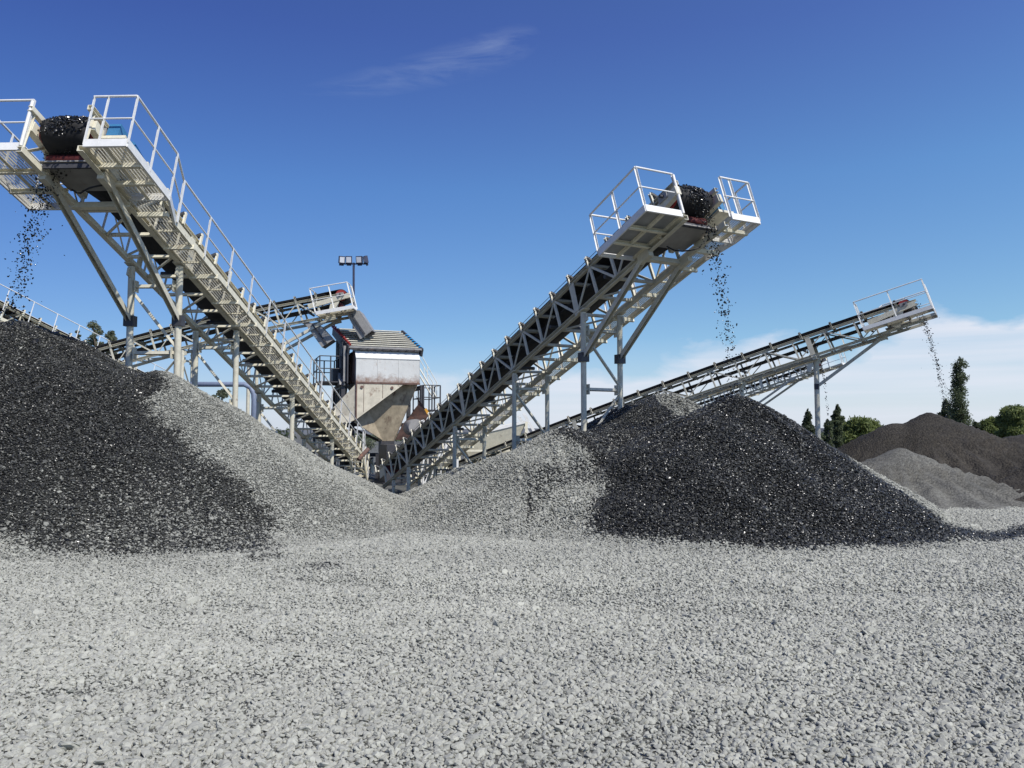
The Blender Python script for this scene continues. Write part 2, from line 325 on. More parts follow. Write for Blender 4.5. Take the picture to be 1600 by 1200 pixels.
xs = np.array(spread(-17, -4000, 26)[::-1][:-1]+list(np.arange(-17, 17, .13))+spread(17, 4000, 26))
ys = np.array(spread(1, -300, 14)[::-1][:-1]+list(np.arange(1, 24, .13))+spread(24, 6500, 40))
def ruts(x, y):                                                  # old loader tracks across the yard, as depth 0..1
    r_ = np.zeros(np.shape(x))
    for f_, ph in ((lambda x: 7.9+.55*np.sin(.33*x+.6), 0), (lambda x: 4.6+.42*x+.03*x*x, 1), (lambda x: 6.3-.28*x+.02*x*x, 2)):
        for o in (-.95, .95):
            d = np.abs(y-f_(x)-o)/(.30+.12*fbm(x, y, 1.3, 70+ph)); r_ = np.maximum(r_, np.clip(1-d, 0, 1)*np.clip(2.4*fbm(x, y, 1.9, 80+ph)-.6, 0, 1))
    return r_
def ground_z(x, y):
    clear = np.full(np.shape(x), 9.0)                            # the yard is smooth where heaps stand on it
    for n_, (cx, cy, zt, rad, e, rnd) in HEAPS.items():
        rr = np.hypot(x-cx, y-cy); th = np.degrees(np.arctan2(y-cy, x-cx))
        clear = np.minimum(clear, rr/np.interp(th, [q[0] for q in rad]+[rad[0][0]+360], [q[1] for q in rad]+[rad[0][1]]))
    clear = np.clip((clear-1.10)/.22, 0, 1)
    und = .09*(fbm(x, y, 2.6, 3)-.5)*np.clip((y-2)/3, 0, 1)*(np.abs(x) < 16)*(y < 22)-.03*ruts(x, y)
    und = und*clear
    return gz(x, y)*(np.abs(y) < 400)*(np.abs(x) < 60)+und
add('ground', grid_mesh('ground', xs, ys, ground_z, None, M['ground']), kind='structure')

HEAP_INFO = {
 'left_wet': ('tall heap of dark wet crushed stone beneath the left conveyor head', 'ground'),
 'left_dry': ('pale dry crushed stone slope beside the tall dark left heap', 'ground'),
 'right_wet': ('sharp black wet gravel cone under the falling stream of the central conveyor', 'ground'),
 'middle': ('older rounded dark gravel heap behind the sharp black cone, around the conveyor legs', 'ground'),
 'right_dry': ('light grey dry gravel heap left of the sharp black cone', 'ground'),
 'low': ('low pale gravel mound in front of the conveyor tail and black railing', 'ground'),
 'corner': ('small pale gravel slope at the left foot of the tall dark heap', 'ground'),
}
heap_objs = {}
for n, (lab, mk) in HEAP_INFO.items():
    cx, cy, zt, rad = HEAPS[n][:4]; rm = max(q[1] for q in rad)*1.18; st = .085
    me = grid_mesh('gravel_heap', np.arange(cx-rm, cx+rm, st), np.arange(cy-rm, cy+rm, st),
                   lambda x, y: heap_h(n, x, y)-.012, lambda x, y, z: heap_h(n, x, y) > gz(x, y)-.015, M[mk])
    heap_objs[n] = add('gravel_heap', me, label=lab, category='gravel heap', group='stockpiles of crushed stone')
# fine material far right
def fine_heap(parts, lab, mk, x0, x1, y0, y1, st, seed, foot=-.05):
    def zf(x, y):
        z = np.full(x.shape, -1.0)
        for (cx, cy, zt, rads, rnd) in parts:
            dx, dy = x-cx, y-cy; r = np.hypot(dx, dy); th = np.degrees(np.arctan2(dy, dx))
            a = [q[0] for q in rads]+[rads[0][0]+360]; Rr = np.interp(th, a, [q[1] for q in rads]+[rads[0][1]])
            u = 1-(np.sqrt(r*r+rnd*rnd)-rnd)/(np.sqrt(Rr*Rr+rnd*rnd)-rnd); u = np.where(u < .12, (np.maximum(u+.12, 0)**2)/.48, u)
            gul = .16*np.abs(np.sin(th*.19*1.7+2*fbm(x, y, 1.5, seed)*3))*np.clip(r/2, 0, 1)*np.clip(u*3, 0, 1)
            z = np.maximum(z, foot+(zt-foot)*u-gul+.10*(fbm(x, y, .9, seed+3)-.5)*np.clip(u*4, 0, 1)-.03*(u <= 0))
        return z
    me = grid_mesh('sand_heap', np.arange(x0, x1, st), np.arange(y0, y1, st), zf, lambda x, y, z: z > gz(x, y)-.03, M[mk], False)
    add('sand_heap', me, label=lab, category='sand heap', group='heaps of fine stone at the far right')
fine_heap([(10.85, 20.5, 2.06, [(-180, 4.0), (-150, 4.2), (-120, 4.4), (-90, 4.8), (-60, 5.5), (0, 4.6), (90, 5)], .12),
           (10.1, 20.7, 1.80, [(-180, 3.6), (0, 4), (90, 4)], .4),
           (13.9, 16.2, 1.75, [(-180, 5.5), (-150, 5.6), (-120, 4.4), (-90, 4.0), (0, 6), (90, 5), (150, 5.2)], .6)],
          'tall dark brown heap of fine sand in front of the poplar', 'fine_dark', 3, 20, 12, 27, .12, 40)
fine_heap([(8.95, 18.2, 1.20, [(-180, 3.0), (-130, 4.4), (-90, 5.0), (-72, 4.6), (-50, 2.9), (-30, 1.8), (0, 1.2), (90, 1.6)], .12)],
          'pale grey grit fan spilling down the front of the dark sand heap', 'fine_grey', 4, 15, 12, 22, .12, 50, .0)
fine_heap([(21.0, 31.5, 1.55, [(-180, 5.5), (-90, 5.5), (0, 8), (90, 5)], 1.2), (24.5, 36, 1.6, [(-180, 8), (0, 8)], 1.2)],
          'lower dark sand heap at the right edge behind the tall one', 'fine_dark', 12, 32, 24, 44, .2, 60)

# ------------------------------------------------------------------ stones
def stone_material():
    m = bpy.data.materials.new('crushed_stone'); m.use_nodes = True; t = m.node_tree; t.nodes.clear(); L = t.links.new; N = t.nodes.new
    bs = N('ShaderNodeBsdfPrincipled'); o = N('ShaderNodeOutputMaterial'); L(bs.outputs[0], o.inputs[0])
    w = N('ShaderNodeAttribute'); w.attribute_type = 'INSTANCER'; w.attribute_name = 'wet'
    to = N('ShaderNodeAttribute'); to.attribute_type = 'INSTANCER'; to.attribute_name = 'tone'
    g = N('ShaderNodeNewGeometry'); no = N('ShaderNodeTexNoise'); no.inputs['Scale'].default_value = 60; no.inputs['Detail'].default_value = 4; L(g.outputs['Position'], no.inputs['Vector'])
    mr = N('ShaderNodeMapRange'); mr.inputs[1].default_value = .3; mr.inputs[2].default_value = .7; mr.inputs[3].default_value = .9; mr.inputs[4].default_value = 1.08; L(no.outputs[0], mr.inputs[0])
    cr = N('ShaderNodeMix'); cr.data_type = 'RGBA'; L(to.outputs['Fac'], cr.inputs[0]); cr.inputs[6].default_value = (.29, .287, .243, 1); cr.inputs[7].default_value = (.44, .434, .362, 1)
    cw = N('ShaderNodeMix'); cw.data_type = 'RGBA'; L(to.outputs['Fac'], cw.inputs[0]); cw.inputs[6].default_value = (.0035, .0034, .0029, 1); cw.inputs[7].default_value = (.032, .031, .026, 1)
    mx = N('ShaderNodeMix'); mx.data_type = 'RGBA'; L(w.outputs['Fac'], mx.inputs[0]); L(cr.outputs[2], mx.inputs[6]); L(cw.outputs[2], mx.inputs[7])
    c = N('ShaderNodeMix'); c.data_type = 'RGBA'; c.blend_type = 'MULTIPLY'; c.inputs[0].default_value = 1; L(mx.outputs[2], c.inputs[6]); L(mr.outputs[0], c.inputs[7]); L(c.outputs[2], bs.inputs['Base Color'])
    rr = N('ShaderNodeMapRange'); rr.inputs[3].default_value = .9; rr.inputs[4].default_value = .21; L(w.outputs['Fac'], rr.inputs[0]); L(rr.outputs[0], bs.inputs['Roughness'])
    bs.inputs['Specular IOR Level'].default_value = .40
    return m
M['stone'] = stone_material()
def stone_group():
    ng = bpy.data.node_groups.new('scatter_stones', 'GeometryNodeTree')
    ng.interface.new_socket('Geometry', in_out='INPUT', socket_type='NodeSocketGeometry'); ng.interface.new_socket('Geometry', in_out='OUTPUT', socket_type='NodeSocketGeometry')
    N = ng.nodes.new; L = ng.links.new
    gi = N('NodeGroupInput'); go = N('NodeGroupOutput'); g2i = N('GeometryNodeGeometryToInstance')
    for k in range(7):
        ico = N('GeometryNodeMeshIcoSphere'); ico.inputs['Radius'].default_value = .5; ico.inputs['Subdivisions'].default_value = 2
        nz = N('ShaderNodeTexNoise'); nz.noise_dimensions = '4D'; nz.inputs['W'].default_value = k*7.3+1; nz.inputs['Scale'].default_value = 1.25; nz.inputs['Detail'].default_value = 1
        vm = N('ShaderNodeVectorMath'); vm.operation = 'SUBTRACT'; L(nz.outputs['Color'], vm.inputs[0]); vm.inputs[1].default_value = (.5, .5, .5)
        vs = N('ShaderNodeVectorMath'); vs.operation = 'SCALE'; L(vm.outputs[0], vs.inputs[0]); vs.inputs['Scale'].default_value = .95
        sp = N('GeometryNodeSetPosition'); L(ico.outputs[0], sp.inputs[0]); L(vs.outputs[0], sp.inputs['Offset'])
        L(sp.outputs[0], g2i.inputs[0])
    iop = N('GeometryNodeInstanceOnPoints'); iop.inputs['Pick Instance'].default_value = True
    L(gi.outputs[0], iop.inputs['Points']); L(g2i.outputs[0], iop.inputs['Instance'])
    ri = N('FunctionNodeRandomValue'); ri.data_type = 'INT'
    for s in ri.inputs:
        if s.name == 'Min' and s.type == 'INT': s.default_value = 0
        if s.name == 'Max' and s.type == 'INT': s.default_value = 6
    L([s for s in ri.outputs if s.type == 'INT'][0], iop.inputs['Instance Index'])
    for nm, sock in (('rot', 'Rotation'), ('scl', 'Scale')):
        a = N('GeometryNodeInputNamedAttribute'); a.data_type = 'FLOAT_VECTOR'; a.inputs['Name'].default_value = nm; L(a.outputs[0], iop.inputs[sock])
    sm = N('GeometryNodeSetMaterial'); sm.inputs['Material'].default_value = M['stone']; L(iop.outputs[0], sm.inputs[0]); L(sm.outputs[0], go.inputs[0])
    return ng
SG = stone_group()
def stones(name, P, size, wet, tone, parent=None, flat=.62, **props):
    n = len(P); me = bpy.data.meshes.new(name); me.vertices.add(n); me.vertices.foreach_set('co', np.asarray(P, np.float32).ravel())
    s = np.asarray(size)[:, None]*np.stack([nrng.uniform(.95, 1.45, n), nrng.uniform(.75, 1.1, n), nrng.uniform(flat-.17, flat+.17, n)], 1)
    tilt = 3.14 if flat > .8 else .45
    rot = np.stack([nrng.normal(0, tilt, n), nrng.normal(0, tilt, n), nrng.uniform(0, 6.283, n)], 1)
    for nm, d in (('rot', rot), ('scl', s)):
        a = me.attributes.new(nm, 'FLOAT_VECTOR', 'POINT'); a.data.foreach_set('vector', d.astype(np.float32).ravel())
    for nm, d in (('wet', wet), ('tone', tone)):
        a = me.attributes.new(nm, 'FLOAT', 'POINT'); a.data.foreach_set('value', np.asarray(d, np.float32))
    me.update(); o = add(name, me, parent, None, kind='stuff', **props)
    md = o.modifiers.new('scatter', 'NODES'); md.node_group = SG
    return o
sp_ = .0216
gx = np.arange(-13.5, 13.5, sp_); gy = np.arange(2.9, 17.2, sp_); PX, PY = np.meshgrid(gx, gy); PX = PX.ravel(); PY = PY.ravel()
k = np.abs(PX) < PY*.66+1.0; PX = PX[k]; PY = PY[k]
PX = PX+nrng.uniform(-.6, .6, len(PX))*sp_; PY = PY+nrng.uniform(-.6, .6, len(PY))*sp_
PZ, BI = top_h(PX, PY); gm = BI < 0; PZ = np.where(gm, ground_z(PX, PY), PZ)
# leave out the back slopes nobody sees
names = list(ALLH)
keep = gm & (PY < 14.5)
for i, n in enumerate(names): keep |= (BI == i) & (PY < HEAPS[n][1]+1.6)
PX, PY, PZ, BI = PX[keep], PY[keep], PZ[keep], BI[keep]
W = wetness(PX, PY); n = len(PX)
wet = (nrng.random(n) < W)*nrng.uniform(.8, 1, n); wet = np.where(wet > 0, wet, W*nrng.uniform(.15, .8, n)); wet = np.maximum(wet, np.where(BI >= 0, .30*nrng.random(n), 0)); wet = np.clip(wet, 0, 1)
size = np.where((BI >= 0) & (PX < 0), .88, 1.0)*.0248*np.exp(nrng.normal(0, .33, n))*(.86+.3*fbm(PX, PY, 1.6, 21)); big = nrng.random(n) < .006; size = np.where(big, size*1.55, size)
tone = np.clip(nrng.beta(2.4, 2.0, n)+.7*(fbm(PX, PY, 1.8, 60)-.5)-(nrng.random(n) < .05)*.5, 0, 1)
tone = np.clip(tone-.15*ruts(PX, PY)*(BI < 0), 0, 1); size = size*(1-.15*ruts(PX, PY)*(BI < 0))
tone = tone*np.where((wet > .5) & (PX > -1), .45, 1.0)
PZ = PZ+nrng.uniform(-.004, .010, n)
P = np.stack([PX, PY, PZ], 1)
g = BI < 0
stones('gravel', P[g], size[g], wet[g], tone[g])
for i, nm in enumerate(names):
    q = BI == i
    if q.any(): stones('stones', P[q], size[q], wet[q], tone[q], parent=heap_objs[nm])
print('stones', len(P))

# ------------------------------------------------------------------ conveyors
def conveyor(label, tail, head, k=1.0, t0=0.0, t1=None, W=.842, D=.678, bow=0.0, walk=(0.0, None), wwid=.45, near_plat=(13.54, 14.92, 1.2),
             far_plat=(14.42, 15.07, 1.09), legs=(), drum=None, paint='cream', rail_h=.78, walk_mk='cream', ladder=None, detail=True, group='belt conveyors', motor=True,
             light=False, plate_near=False, pn=-.60, pitch=1.42, ipitch=.71, bw_=.035):
    A, B = Vector(tail), Vector(head); ax = (B-A).normalized(); l = Vector((0, 0, 1)).cross(ax).normalized(); nn = ax.cross(l)
    Mw = Matrix(((ax.x*k, l.x*k, nn.x*k, A.x), (ax.y*k, l.y*k, nn.y*k, A.y), (ax.z*k, l.z*k, nn.z*k, A.z), (0, 0, 0, 1)))
    T = empty('belt_conveyor', Mw, label=label, category='conveyor', group=group)
    inv = Mw.inverted(); L = (B-A).length/k
    if t1 is None: t1 = L
    up = Vector((0, 0, 1))
    bz = lambda t: bow*4*(t/L)*(1-t/L)
    def P(t, w, n): return Vector((t, w, n+bz(t)))
    h = W/2
    # --- truss
    tr = empty('truss', None, T)
    seg = [t0+(t1-t0)*i/8 for i in range(9)] if bow else [t0, t1]
    for w in (-h, h):
        for n, s in ((0, .075), (-D, .085)):
            for a, b in zip(seg[:-1], seg[1:]): bar(tr, 'chord', P(a, w, n), P(b+.005, w, n), s, s, paint, 'channel', roll=0 if w > 0 else math.pi)
    n0 = t0+.35; i = 0; t = n0
    while t < t1-.2:
        tb0, tb1 = t-pitch/2, t+pitch/2
        for w, sg in ((-h, -1), (h, 1)):
            o = w+sg*.004
            bar(tr, 'brace', P(t, o, -.03), P(t+.05, o, -D+.03), .055, .04, paint, 'angle', up=(0, 1, 0))
            if tb1 < t1: bar(tr, 'brace', P(tb1-.05, o, -.03), P(tb1, o, -D+.03), .055, .04, paint, 'angle', up=(0, 1, 0))
            if tb1 < t1: bar(tr, 'brace', P(t+.04, o, -.05), P(tb1-.03, o, -D+.04), .045, .035, paint, 'angle', up=(0, 1, 0))
            if tb0 > t0: bar(tr, 'brace', P(t-.02, o, -.05), P(tb0+.04, o, -D+.04), .028, .028, paint, 'angle', up=(0, 1, 0))
        # floor bracing between the two sides
        for tt in (t, tb1):
            if tt < t1-1.0: bar(tr, 'cross_member', P(tt, -h, -D), P(tt, h, -D), .05, .05, paint, 'angle')
        if detail and tb1 < t1-1.0: bar(tr, 'cross_brace', P(t, -h+.03, -D-.01), P(tb1, h-.03, -D-.01), .035, .03, paint, 'angle')
        if detail and t < t1-1.0: bar(tr, 'cross_member', P(t, -h, -.02), P(t, h, -.02), .05, .04, paint, 'angle')
        t += pitch; i += 1
    # gusset plates at some nodes
    for tt in (t0+2.5, t0+6.8, t1-3.4):
        for w in (-h, h):
            bar(tr, 'splice_plate', P(tt, w*1.06, -D-.05), P(tt, w*1.06, -.02), .16, .012, paint, up=(0, 1, 0))
    # --- idler brackets and rollers
    t = n0-.71; top = .20
    while t < t1-.35:
        for w, sg in ((-h, -1), (h, 1)):
            br = bar(T, 'idler_bracket', P(t, w+sg*.045, -.05), P(t-.03, w+sg*.045, top), bw_, .05, paint, 'channel', up=(1, 0, 0))
            bar(T, 'idler_roller', P(t-.02, w+sg*.035, top-.02), P(t-.02, sg*.16, .035), .085, .085, 'idler', 'tube')
        if detail:
            bar(T, 'idler_roller', P(t, -.15, .03), P(t, .15, .03), .085, .085, 'idler', 'tube')
            bar(T, 'idler_base', P(t+.02, -h, -.012), P(t+.02, h, -.012), .06, .05, paint, 'angle')
        t += ipitch
    t = n0
    while t < t1-.6 and detail:
        bar(T, 'return_roller', P(t+.3, -h+.05, -.40), P(t+.3, h-.05, -.40), .08, .08, 'idler', 'tube'); t += 2.13
    # --- belt: trough on top, flat return strand underneath, wrapped round both drums
    dr_t, dr_n, dr_r = drum or (t1-.05, -.02, .17)
    m = MB(); bw = h-.07; prof = [(-bw, .155), (-.17, .065), (.17, .065), (bw, .155)]
    ts = list(np.linspace(t0+.2, dr_t-1.1, 14))+[dr_t-.5, dr_t]
    rows = []
    for tt in ts:
        f = max(0, min(1, (tt-(dr_t-1.1))/1.1)); flat = dr_n+dr_r
        rows.append([P(tt, w*(1 if 1 else 1), n*(1-f)+flat*f - (bz(tt) if tt > dr_t-.6 else 0)*0) for w, n in prof])
    for a in np.linspace(0, math.pi, 9)[1:]:
        rows.append([P(dr_t+math.sin(a)*dr_r, w, dr_n+math.cos(a)*dr_r) for w, _ in prof])
    for tt in ([dr_t-.6]+list(np.linspace(dr_t-1.4, t0+.8, 12))): rows.append([P(tt, w, -.30 if tt < dr_t-1 else dr_n-dr_r-.08) for w, _ in prof])
    v = [p for r_ in rows for p in r_]; f = [(4*i+j, 4*i+j+1, 4*i+j+5, 4*i+j+4) for i in range(len(rows)-1) for j in range(3)]
    belt = add('belt', raw_mesh('belt', v, f, M['rubber'], True), T); so_ = belt.modifiers.new('thickness', 'SOLIDIFY'); so_.thickness = .016; so_.offset = 0
    # skirt boards that hide the belt edge (dark band seen from the side)
    m = MB()
    for w in (-bw-.012, bw+.012):
        for a, b in zip(seg[:-1], seg[1:]): m.bar(P(max(a, t0+.2), w, .09), P(min(b, dr_t-.5), w, .09), .012, .21, up=(0, 1, 0))
    if light: m.build('belt_edge', 'rubber', T)
    dm = bar(T, 'drum', P(dr_t, -bw-.02, dr_n), P(dr_t, bw+.02, dr_n), dr_r*2-.03, dr_r*2-.03, 'pulley', 'tube')
    bar(T, 'drum_shaft', P(dr_t, -h-.16, dr_n), P(dr_t, h+.2, dr_n), .06, .06, 'darksteel', 'tube')
    bar(T, 'snub_roller', P(dr_t-.10, -bw, dr_n-dr_r-.115), P(dr_t-.10, bw, dr_n-dr_r-.115), .16, .16, 'red', 'tube')
    for w, sg in ((-h, -1), (h, 1)):
        bar(T, 'bearing_housing', P(dr_t-.12, w+sg*.05, dr_n), P(dr_t+.10, w+sg*.05, dr_n), .09, .13, 'chute')
        bar(T, 'drum_arm', P(dr_t-1.15, w+sg*.02, dr_n-.20), P(dr_t+.30, w+sg*.02, dr_n-.06), .10, .16, paint)
        bar(T, 'drum_arm_plate', P(dr_t-.45, w+sg*.03, -D+.05), P(dr_t-.18, w+sg*.03, dr_n-.1), .26, .02, paint, up=(0, 1, 0))
    bar(T, 'belt_scraper', P(dr_t-.02, -bw, dr_n-dr_r-.27), P(dr_t-.02, bw, dr_n-dr_r-.27), .03, .08, 'darksteel')
    bar(T, 'drip_tray', P(dr_t-.75, 0, -D+.12), P(dr_t+.02, 0, -D+.08), W*.94, .02, 'chute')
    bar(T, 'end_beam', P(dr_t-.95, -h-.03, -D-.02), P(dr_t-.95, h+.03, -D-.02), .09, .09, paint, 'channel')
    if motor:
        bar(T, 'motor', P(dr_t-.60, h+.26, -.25), P(dr_t-.22, h+.26, -.18), .21, .21, 'blue', 'tube')
        bar(T, 'gearbox', P(dr_t-.16, h+.20, -.18), P(dr_t+.10, h+.20, -.14), .17, .22, 'blue')
        bar(T, 'motor_fan_cover', P(dr_t-.68, h+.26, -.265), P(dr_t-.60, h+.26, -.25), .18, .18, 'darksteel', 'tube')
        bar(T, 'motor_base', P(dr_t-.7, h+.25, -.38), P(dr_t+.15, h+.25, -.30), .34, .05, paint)
    # --- tail end
    bar(T, 'tail_drum', P(t0+.25, -bw, -.10), P(t0+.25, bw, -.10), .30, .30, 'red', 'tube')
    for w in (-h, h):
        bar(T, 'tail_plate', P(t0-.12, w, -.12), P(t0+.42, w, -.12), .02, .42, paint, up=(0, 0, 1))
    # --- gratings
    def grating(parent, ta, tb, wa, wb, n, mk='galv', pit=.024):
        m = MB(); t = ta+.01; F = [(0, 1, 2, 3), (4, 7, 6, 5), (0, 4, 5, 1), (2, 6, 7, 3)]
        while t < tb-.005:                                       # upright cross strips
            m.poly([P(t, wa, n-.012), P(t+.006, wa, n-.012), P(t+.006, wb, n-.012), P(t, wb, n-.012), P(t, wa, n+.010), P(t+.006, wa, n+.010), P(t+.006, wb, n+.010), P(t, wb, n+.010)], F); t += pit
        w = min(wa, wb)+.02
        while w < max(wa, wb)-.005:                              # upright long strips
            s_ = [ta+(tb-ta)*i/4 for i in range(5)] if bow else [ta, tb]
            for a2, b2 in zip(s_[:-1], s_[1:]): m.poly([P(a2, w, n-.008), P(b2, w, n-.008), P(b2, w, n+.010), P(a2, w, n+.010)], [(0, 1, 2, 3)])
            w += .05
        o = m.build('grating', mk, parent); o['kind'] = 'stuff'; return o
    def rail_run(parent, pts, hh=rail_h, posts=None, endcap=True, d=.036, lean=0):
        """hand rail over base points; each point gets a post"""
        r_ = Vector((lean, 0, 1)).normalized()
        prev = None
        for j, p in enumerate(pts):
            a = p; b = p+r_*hh
            if posts is None or j in posts: bar(parent, 'post', a, b, d, d, 'white', 'angle' if d > .03 else 'box', up=(1, 0, 0))
            if prev is not None:
                tube(parent, 'top_rail', prev+r_*hh, b, d*.95, 'white'); tube(parent, 'mid_rail', prev+r_*hh*.52, a+r_*hh*.52, d*.7, 'white')
            prev = p
    # --- walkway along the far/left side
    wk0, wk1 = walk
    if wk1 is None and wk0 is not None: wk1 = far_plat[0]-.55 if far_plat else t1
    wo = h+wwid
    if wk0 is not None:
        wy = empty('walkway', None, T)
        sgm = [wk0+(wk1-wk0)*i/8 for i in range(9)] if bow else [wk0, wk1]
        for a, b in zip(sgm[:-1], sgm[1:]):
            bar(wy, 'stringer', P(a, wo, -D+.03), P(b, wo, -D+.03), .035, .11, walk_mk, 'box')
            bar(wy, 'stringer', P(a, h+.06, -D+.0), P(b, h+.06, -D+.0), .045, .05, walk_mk, 'angle')
        t = wk0+.02
        while t < wk1: bar(wy, 'crossbar', P(t, h-.02, -D-.035), P(t, wo+.04, -D-.035), .045, .075, walk_mk, 'box'); t += 1.02
        t = wk0+.5
        while t < wk1 and detail: bar(wy, 'crossbar', P(t, h+.03, -D-.012), P(t, wo, -D-.012), .025, .03, walk_mk, 'angle'); t += 1.02
        grating(wy, wk0, wk1, h+.05, wo-.02, -D+.012)
        hr = empty('handrail', None, T); n_ = int((wk1-wk0)/1.02)
        rail_run(hr, [P(wk0+.04+(wk1-wk0-.04)*j/n_, wo+.03, -D+.02) for j in range(n_+1)])
    # --- head platforms with rails
    def platform(ta, tb, wa, wb, rails, taper=True, name='head_platform'):
        pf = empty(name, None, T); s = 1 if wb > wa else -1
        for a, b in ((P(ta, wb, pn), P(tb, wb, pn)), (P(tb, wa, pn), P(tb, wb, pn)), (P(ta, wa, pn), P(ta, wb, pn))): bar(pf, 'edge_plate', a, b, .03, .12, 'white')
        bar(pf, 'edge_plate', P(ta, wa+.02*s, pn), P(tb, wa+.02*s, pn), .03, .08, walk_mk)
        bar(pf, 'bearer', P(ta, (wa+wb)/2, pn-.03), P(tb, (wa+wb)/2, pn-.03), .05, .05, walk_mk, 'angle')
        for q in (.33, .66) if tb-ta > .9 else (.5,): bar(pf, 'bearer', P(ta+(tb-ta)*q, wa-s*.1, pn-.05), P(ta+(tb-ta)*q, wb, pn-.05), .05, .07, walk_mk, 'channel')
        if plate_near and wa < 0: bar(pf, 'deck_plate', P(ta+.03, (wa+wb)/2, pn+.01), P(tb-.03, (wa+wb)/2, pn+.01), abs(wb-wa)-.06, .008, 'deckp')
        else: grating(pf, ta+.02, tb-.02, min(wa, wb)+.02, max(wa, wb)-.02, pn+.01)
        rl = empty('platform_rail', None, T); rail_run(rl, rails)
    if near_plat:
        a, b, w = near_plat; pts = [P(a, -h, pn), P(a, -w, pn), P((a+b)/2, -w, pn), P(b, -w, pn), P(b, -h-.02, pn)]
        platform(a, b, -h-.03, -w, pts)
        tube(T, 'guard_post', P(b+.02, -h-.02, pn), P(b+.02, -h-.02, pn+rail_h*.95), .05, 'white')
    if far_plat:
        a, b, w = far_plat; rt = [P(b, h+.02, pn), P(b, h+.02+(w-h)*.32, pn), P(b, w, pn), P((a+b)/2, w, pn), P(a, w, pn)]
        if wk0 is not None: rt += [P(wk1+.02, h+wwid+.03, -D+.02)]
        platform(a, b, h+.03, w, rt)
        if wk0 is not None and a > wk1:                          # short tapering piece of deck between walkway and platform
            tp = empty('taper_deck', None, T)
            bar(tp, 'edge_plate', P(wk1, h+wwid, -D+.03), P(a, w, pn), .035, .11, 'white'); grating(tp, wk1, a, h+.05, h+wwid*.98, -D+.03)
            bar(tp, 'crossbar', P((wk1+a)/2, h, -D-.03), P((wk1+a)/2, h+wwid+.05, -D-.03), .05, .08, walk_mk)
    # --- legs
    down = inv.to_3x3() @ Vector((0, 0, -1)); down.normalize()
    for li, lg in enumerate(legs):
        tA, zg, kind = lg[:3]; d = lg[3] if len(lg) > 3 else .13
        base = []
        for w in ((-h, h) if kind != 'single' else (0, 0)):
            if kind == 'single' and base: base.append(base[0]); continue
            p = P(tA, w, -D-.06); wp = Mw @ p; q = inv @ Vector((wp.x, wp.y, zg))
            lb = tube(T, 'leg', p, q, d, paint if paint != 'cream' else 'grey'); base.append((p, q))
            bar(T, 'leg_cap', p+Vector((-.12, 0, .02)), p+Vector((.12, 0, .02)), .16, .02, 'grey')
            bar(T, 'leg_cap', p+Vector((-.10, 0, .02))-.16*Vector((0, 0, 1)), p+Vector((.10, 0, .02))-.16*Vector((0, 0, 1)), .03, .14, 'grey', up=(0, 0, 1))
        (p0, q0), (p1, q1) = base; Lg = (q0-p0).length
        at_ = lambda w, s: (p0+down*s) if w == 0 else (p1+down*s)
        if kind == 'single': bar(T, 'leg_head', p+Vector((0, -h, 0)), p+Vector((0, h, 0)), .12, .14, 'grey')
        if kind not in ('plain', 'single'):
            s = .35; sgn = 0
            step = 1.15
            while s < Lg*.96:
                bar(T, 'leg_tie', at_(0, s), at_(1, s), .05, .055, 'grey', 'angle')
                for w in (0, 1): bar(T, 'gusset', at_(w, s-.10)+Vector((0, .09*(1-2*w), 0)), at_(w, s+.10)+Vector((0, .09*(1-2*w), 0)), .14, .012, 'grey', up=(0, 1, 0))
                if s+step < Lg:
                    a, b = (0, 1) if sgn % 2 == 0 else (1, 0)
                    if kind == 'cross' or sgn % 2 == 0 or kind == 'zig': bar(T, 'leg_brace', at_(a, s+.06), at_(b, s+step-.06), .045, .045, 'grey', 'angle')
                sgn += 1; s += step
    T['_'] = 0; del T['_']
    for lg in legs:
        if len(lg) > 4 and lg[4]:
            s, th, tn = lg[4]
            for w in (-h, h) if lg[2] != 'single' else (0,):
                p = P(lg[0], w, -D-.06)+down*s; q = P(th, w, tn)
                bar(T, 'strut', p, q, .095, .085, 'grey', 'channel', up=(0, 1, 0))
                bar(T, 'strut_clamp', p-down*.09, p+down*.09, .17, .15, 'darksteel')
                bar(T, 'strut_bracket', q-Vector((.16, 0, 0)), q+Vector((.16, 0, 0)), .10, .16, 'grey')
    # --- cables
    if detail and not light:
        m = MB(); m.path([P(t, h+.02, -.14-.05*abs(math.sin(t*2.2))) for t in np.arange(max(t0, .3), dr_t-.5, .33)], .012, 5); m.build('cable', 'rubber', T)
        m = MB(); m.path([P(dr_t-.4+.12*math.sin(j*.8), h*(1-.25*j), -D-.02-.16*math.sin(j/6*math.pi)) for j in range(7)], .014, 5); m.build('hose', 'rubber', T)
        m = MB(); m.path([P(t, -h-.06, .10) for t in (t0+.3, t1-1.2)], .006, 4); m.build('pull_cord', 'darksteel', T)
    # --- ladder stair at the foot of the walkway
    if ladder is not None:
        la = empty('stair', None, T); zg, run = ladder; p = P(wk0, (h+wo)/2+.02, -D); wp = Mw @ p
        fw = Vector((-ax.x, -ax.y, 0)).normalized(); foot = Vector((wp.x, wp.y, 0))+fw*run; foot.z = zg; q = inv @ foot
        for o in (-.22, .22):
            ow = Vector((0, o, 0)); bar(la, 'stair_string', p+ow, q+ow, .04, .13, walk_mk)
            for s in (0, .5, 1): bar(la, 'post', p.lerp(q, s)+ow, p.lerp(q, s)+ow-down*.8, .03, .03, 'white')
            tube(la, 'top_rail', p+ow-down*.8, q+ow-down*.8, .032, 'white')
        ns = max(3, int((wp-foot).length/k/.24))
        for i in range(1, ns): c = p.lerp(q, i/ns); bar(la, 'tread', c-Vector((0, .22, 0)), c+Vector((0, .22, 0)), .17, .03, walk_mk, up=tuple(-down))
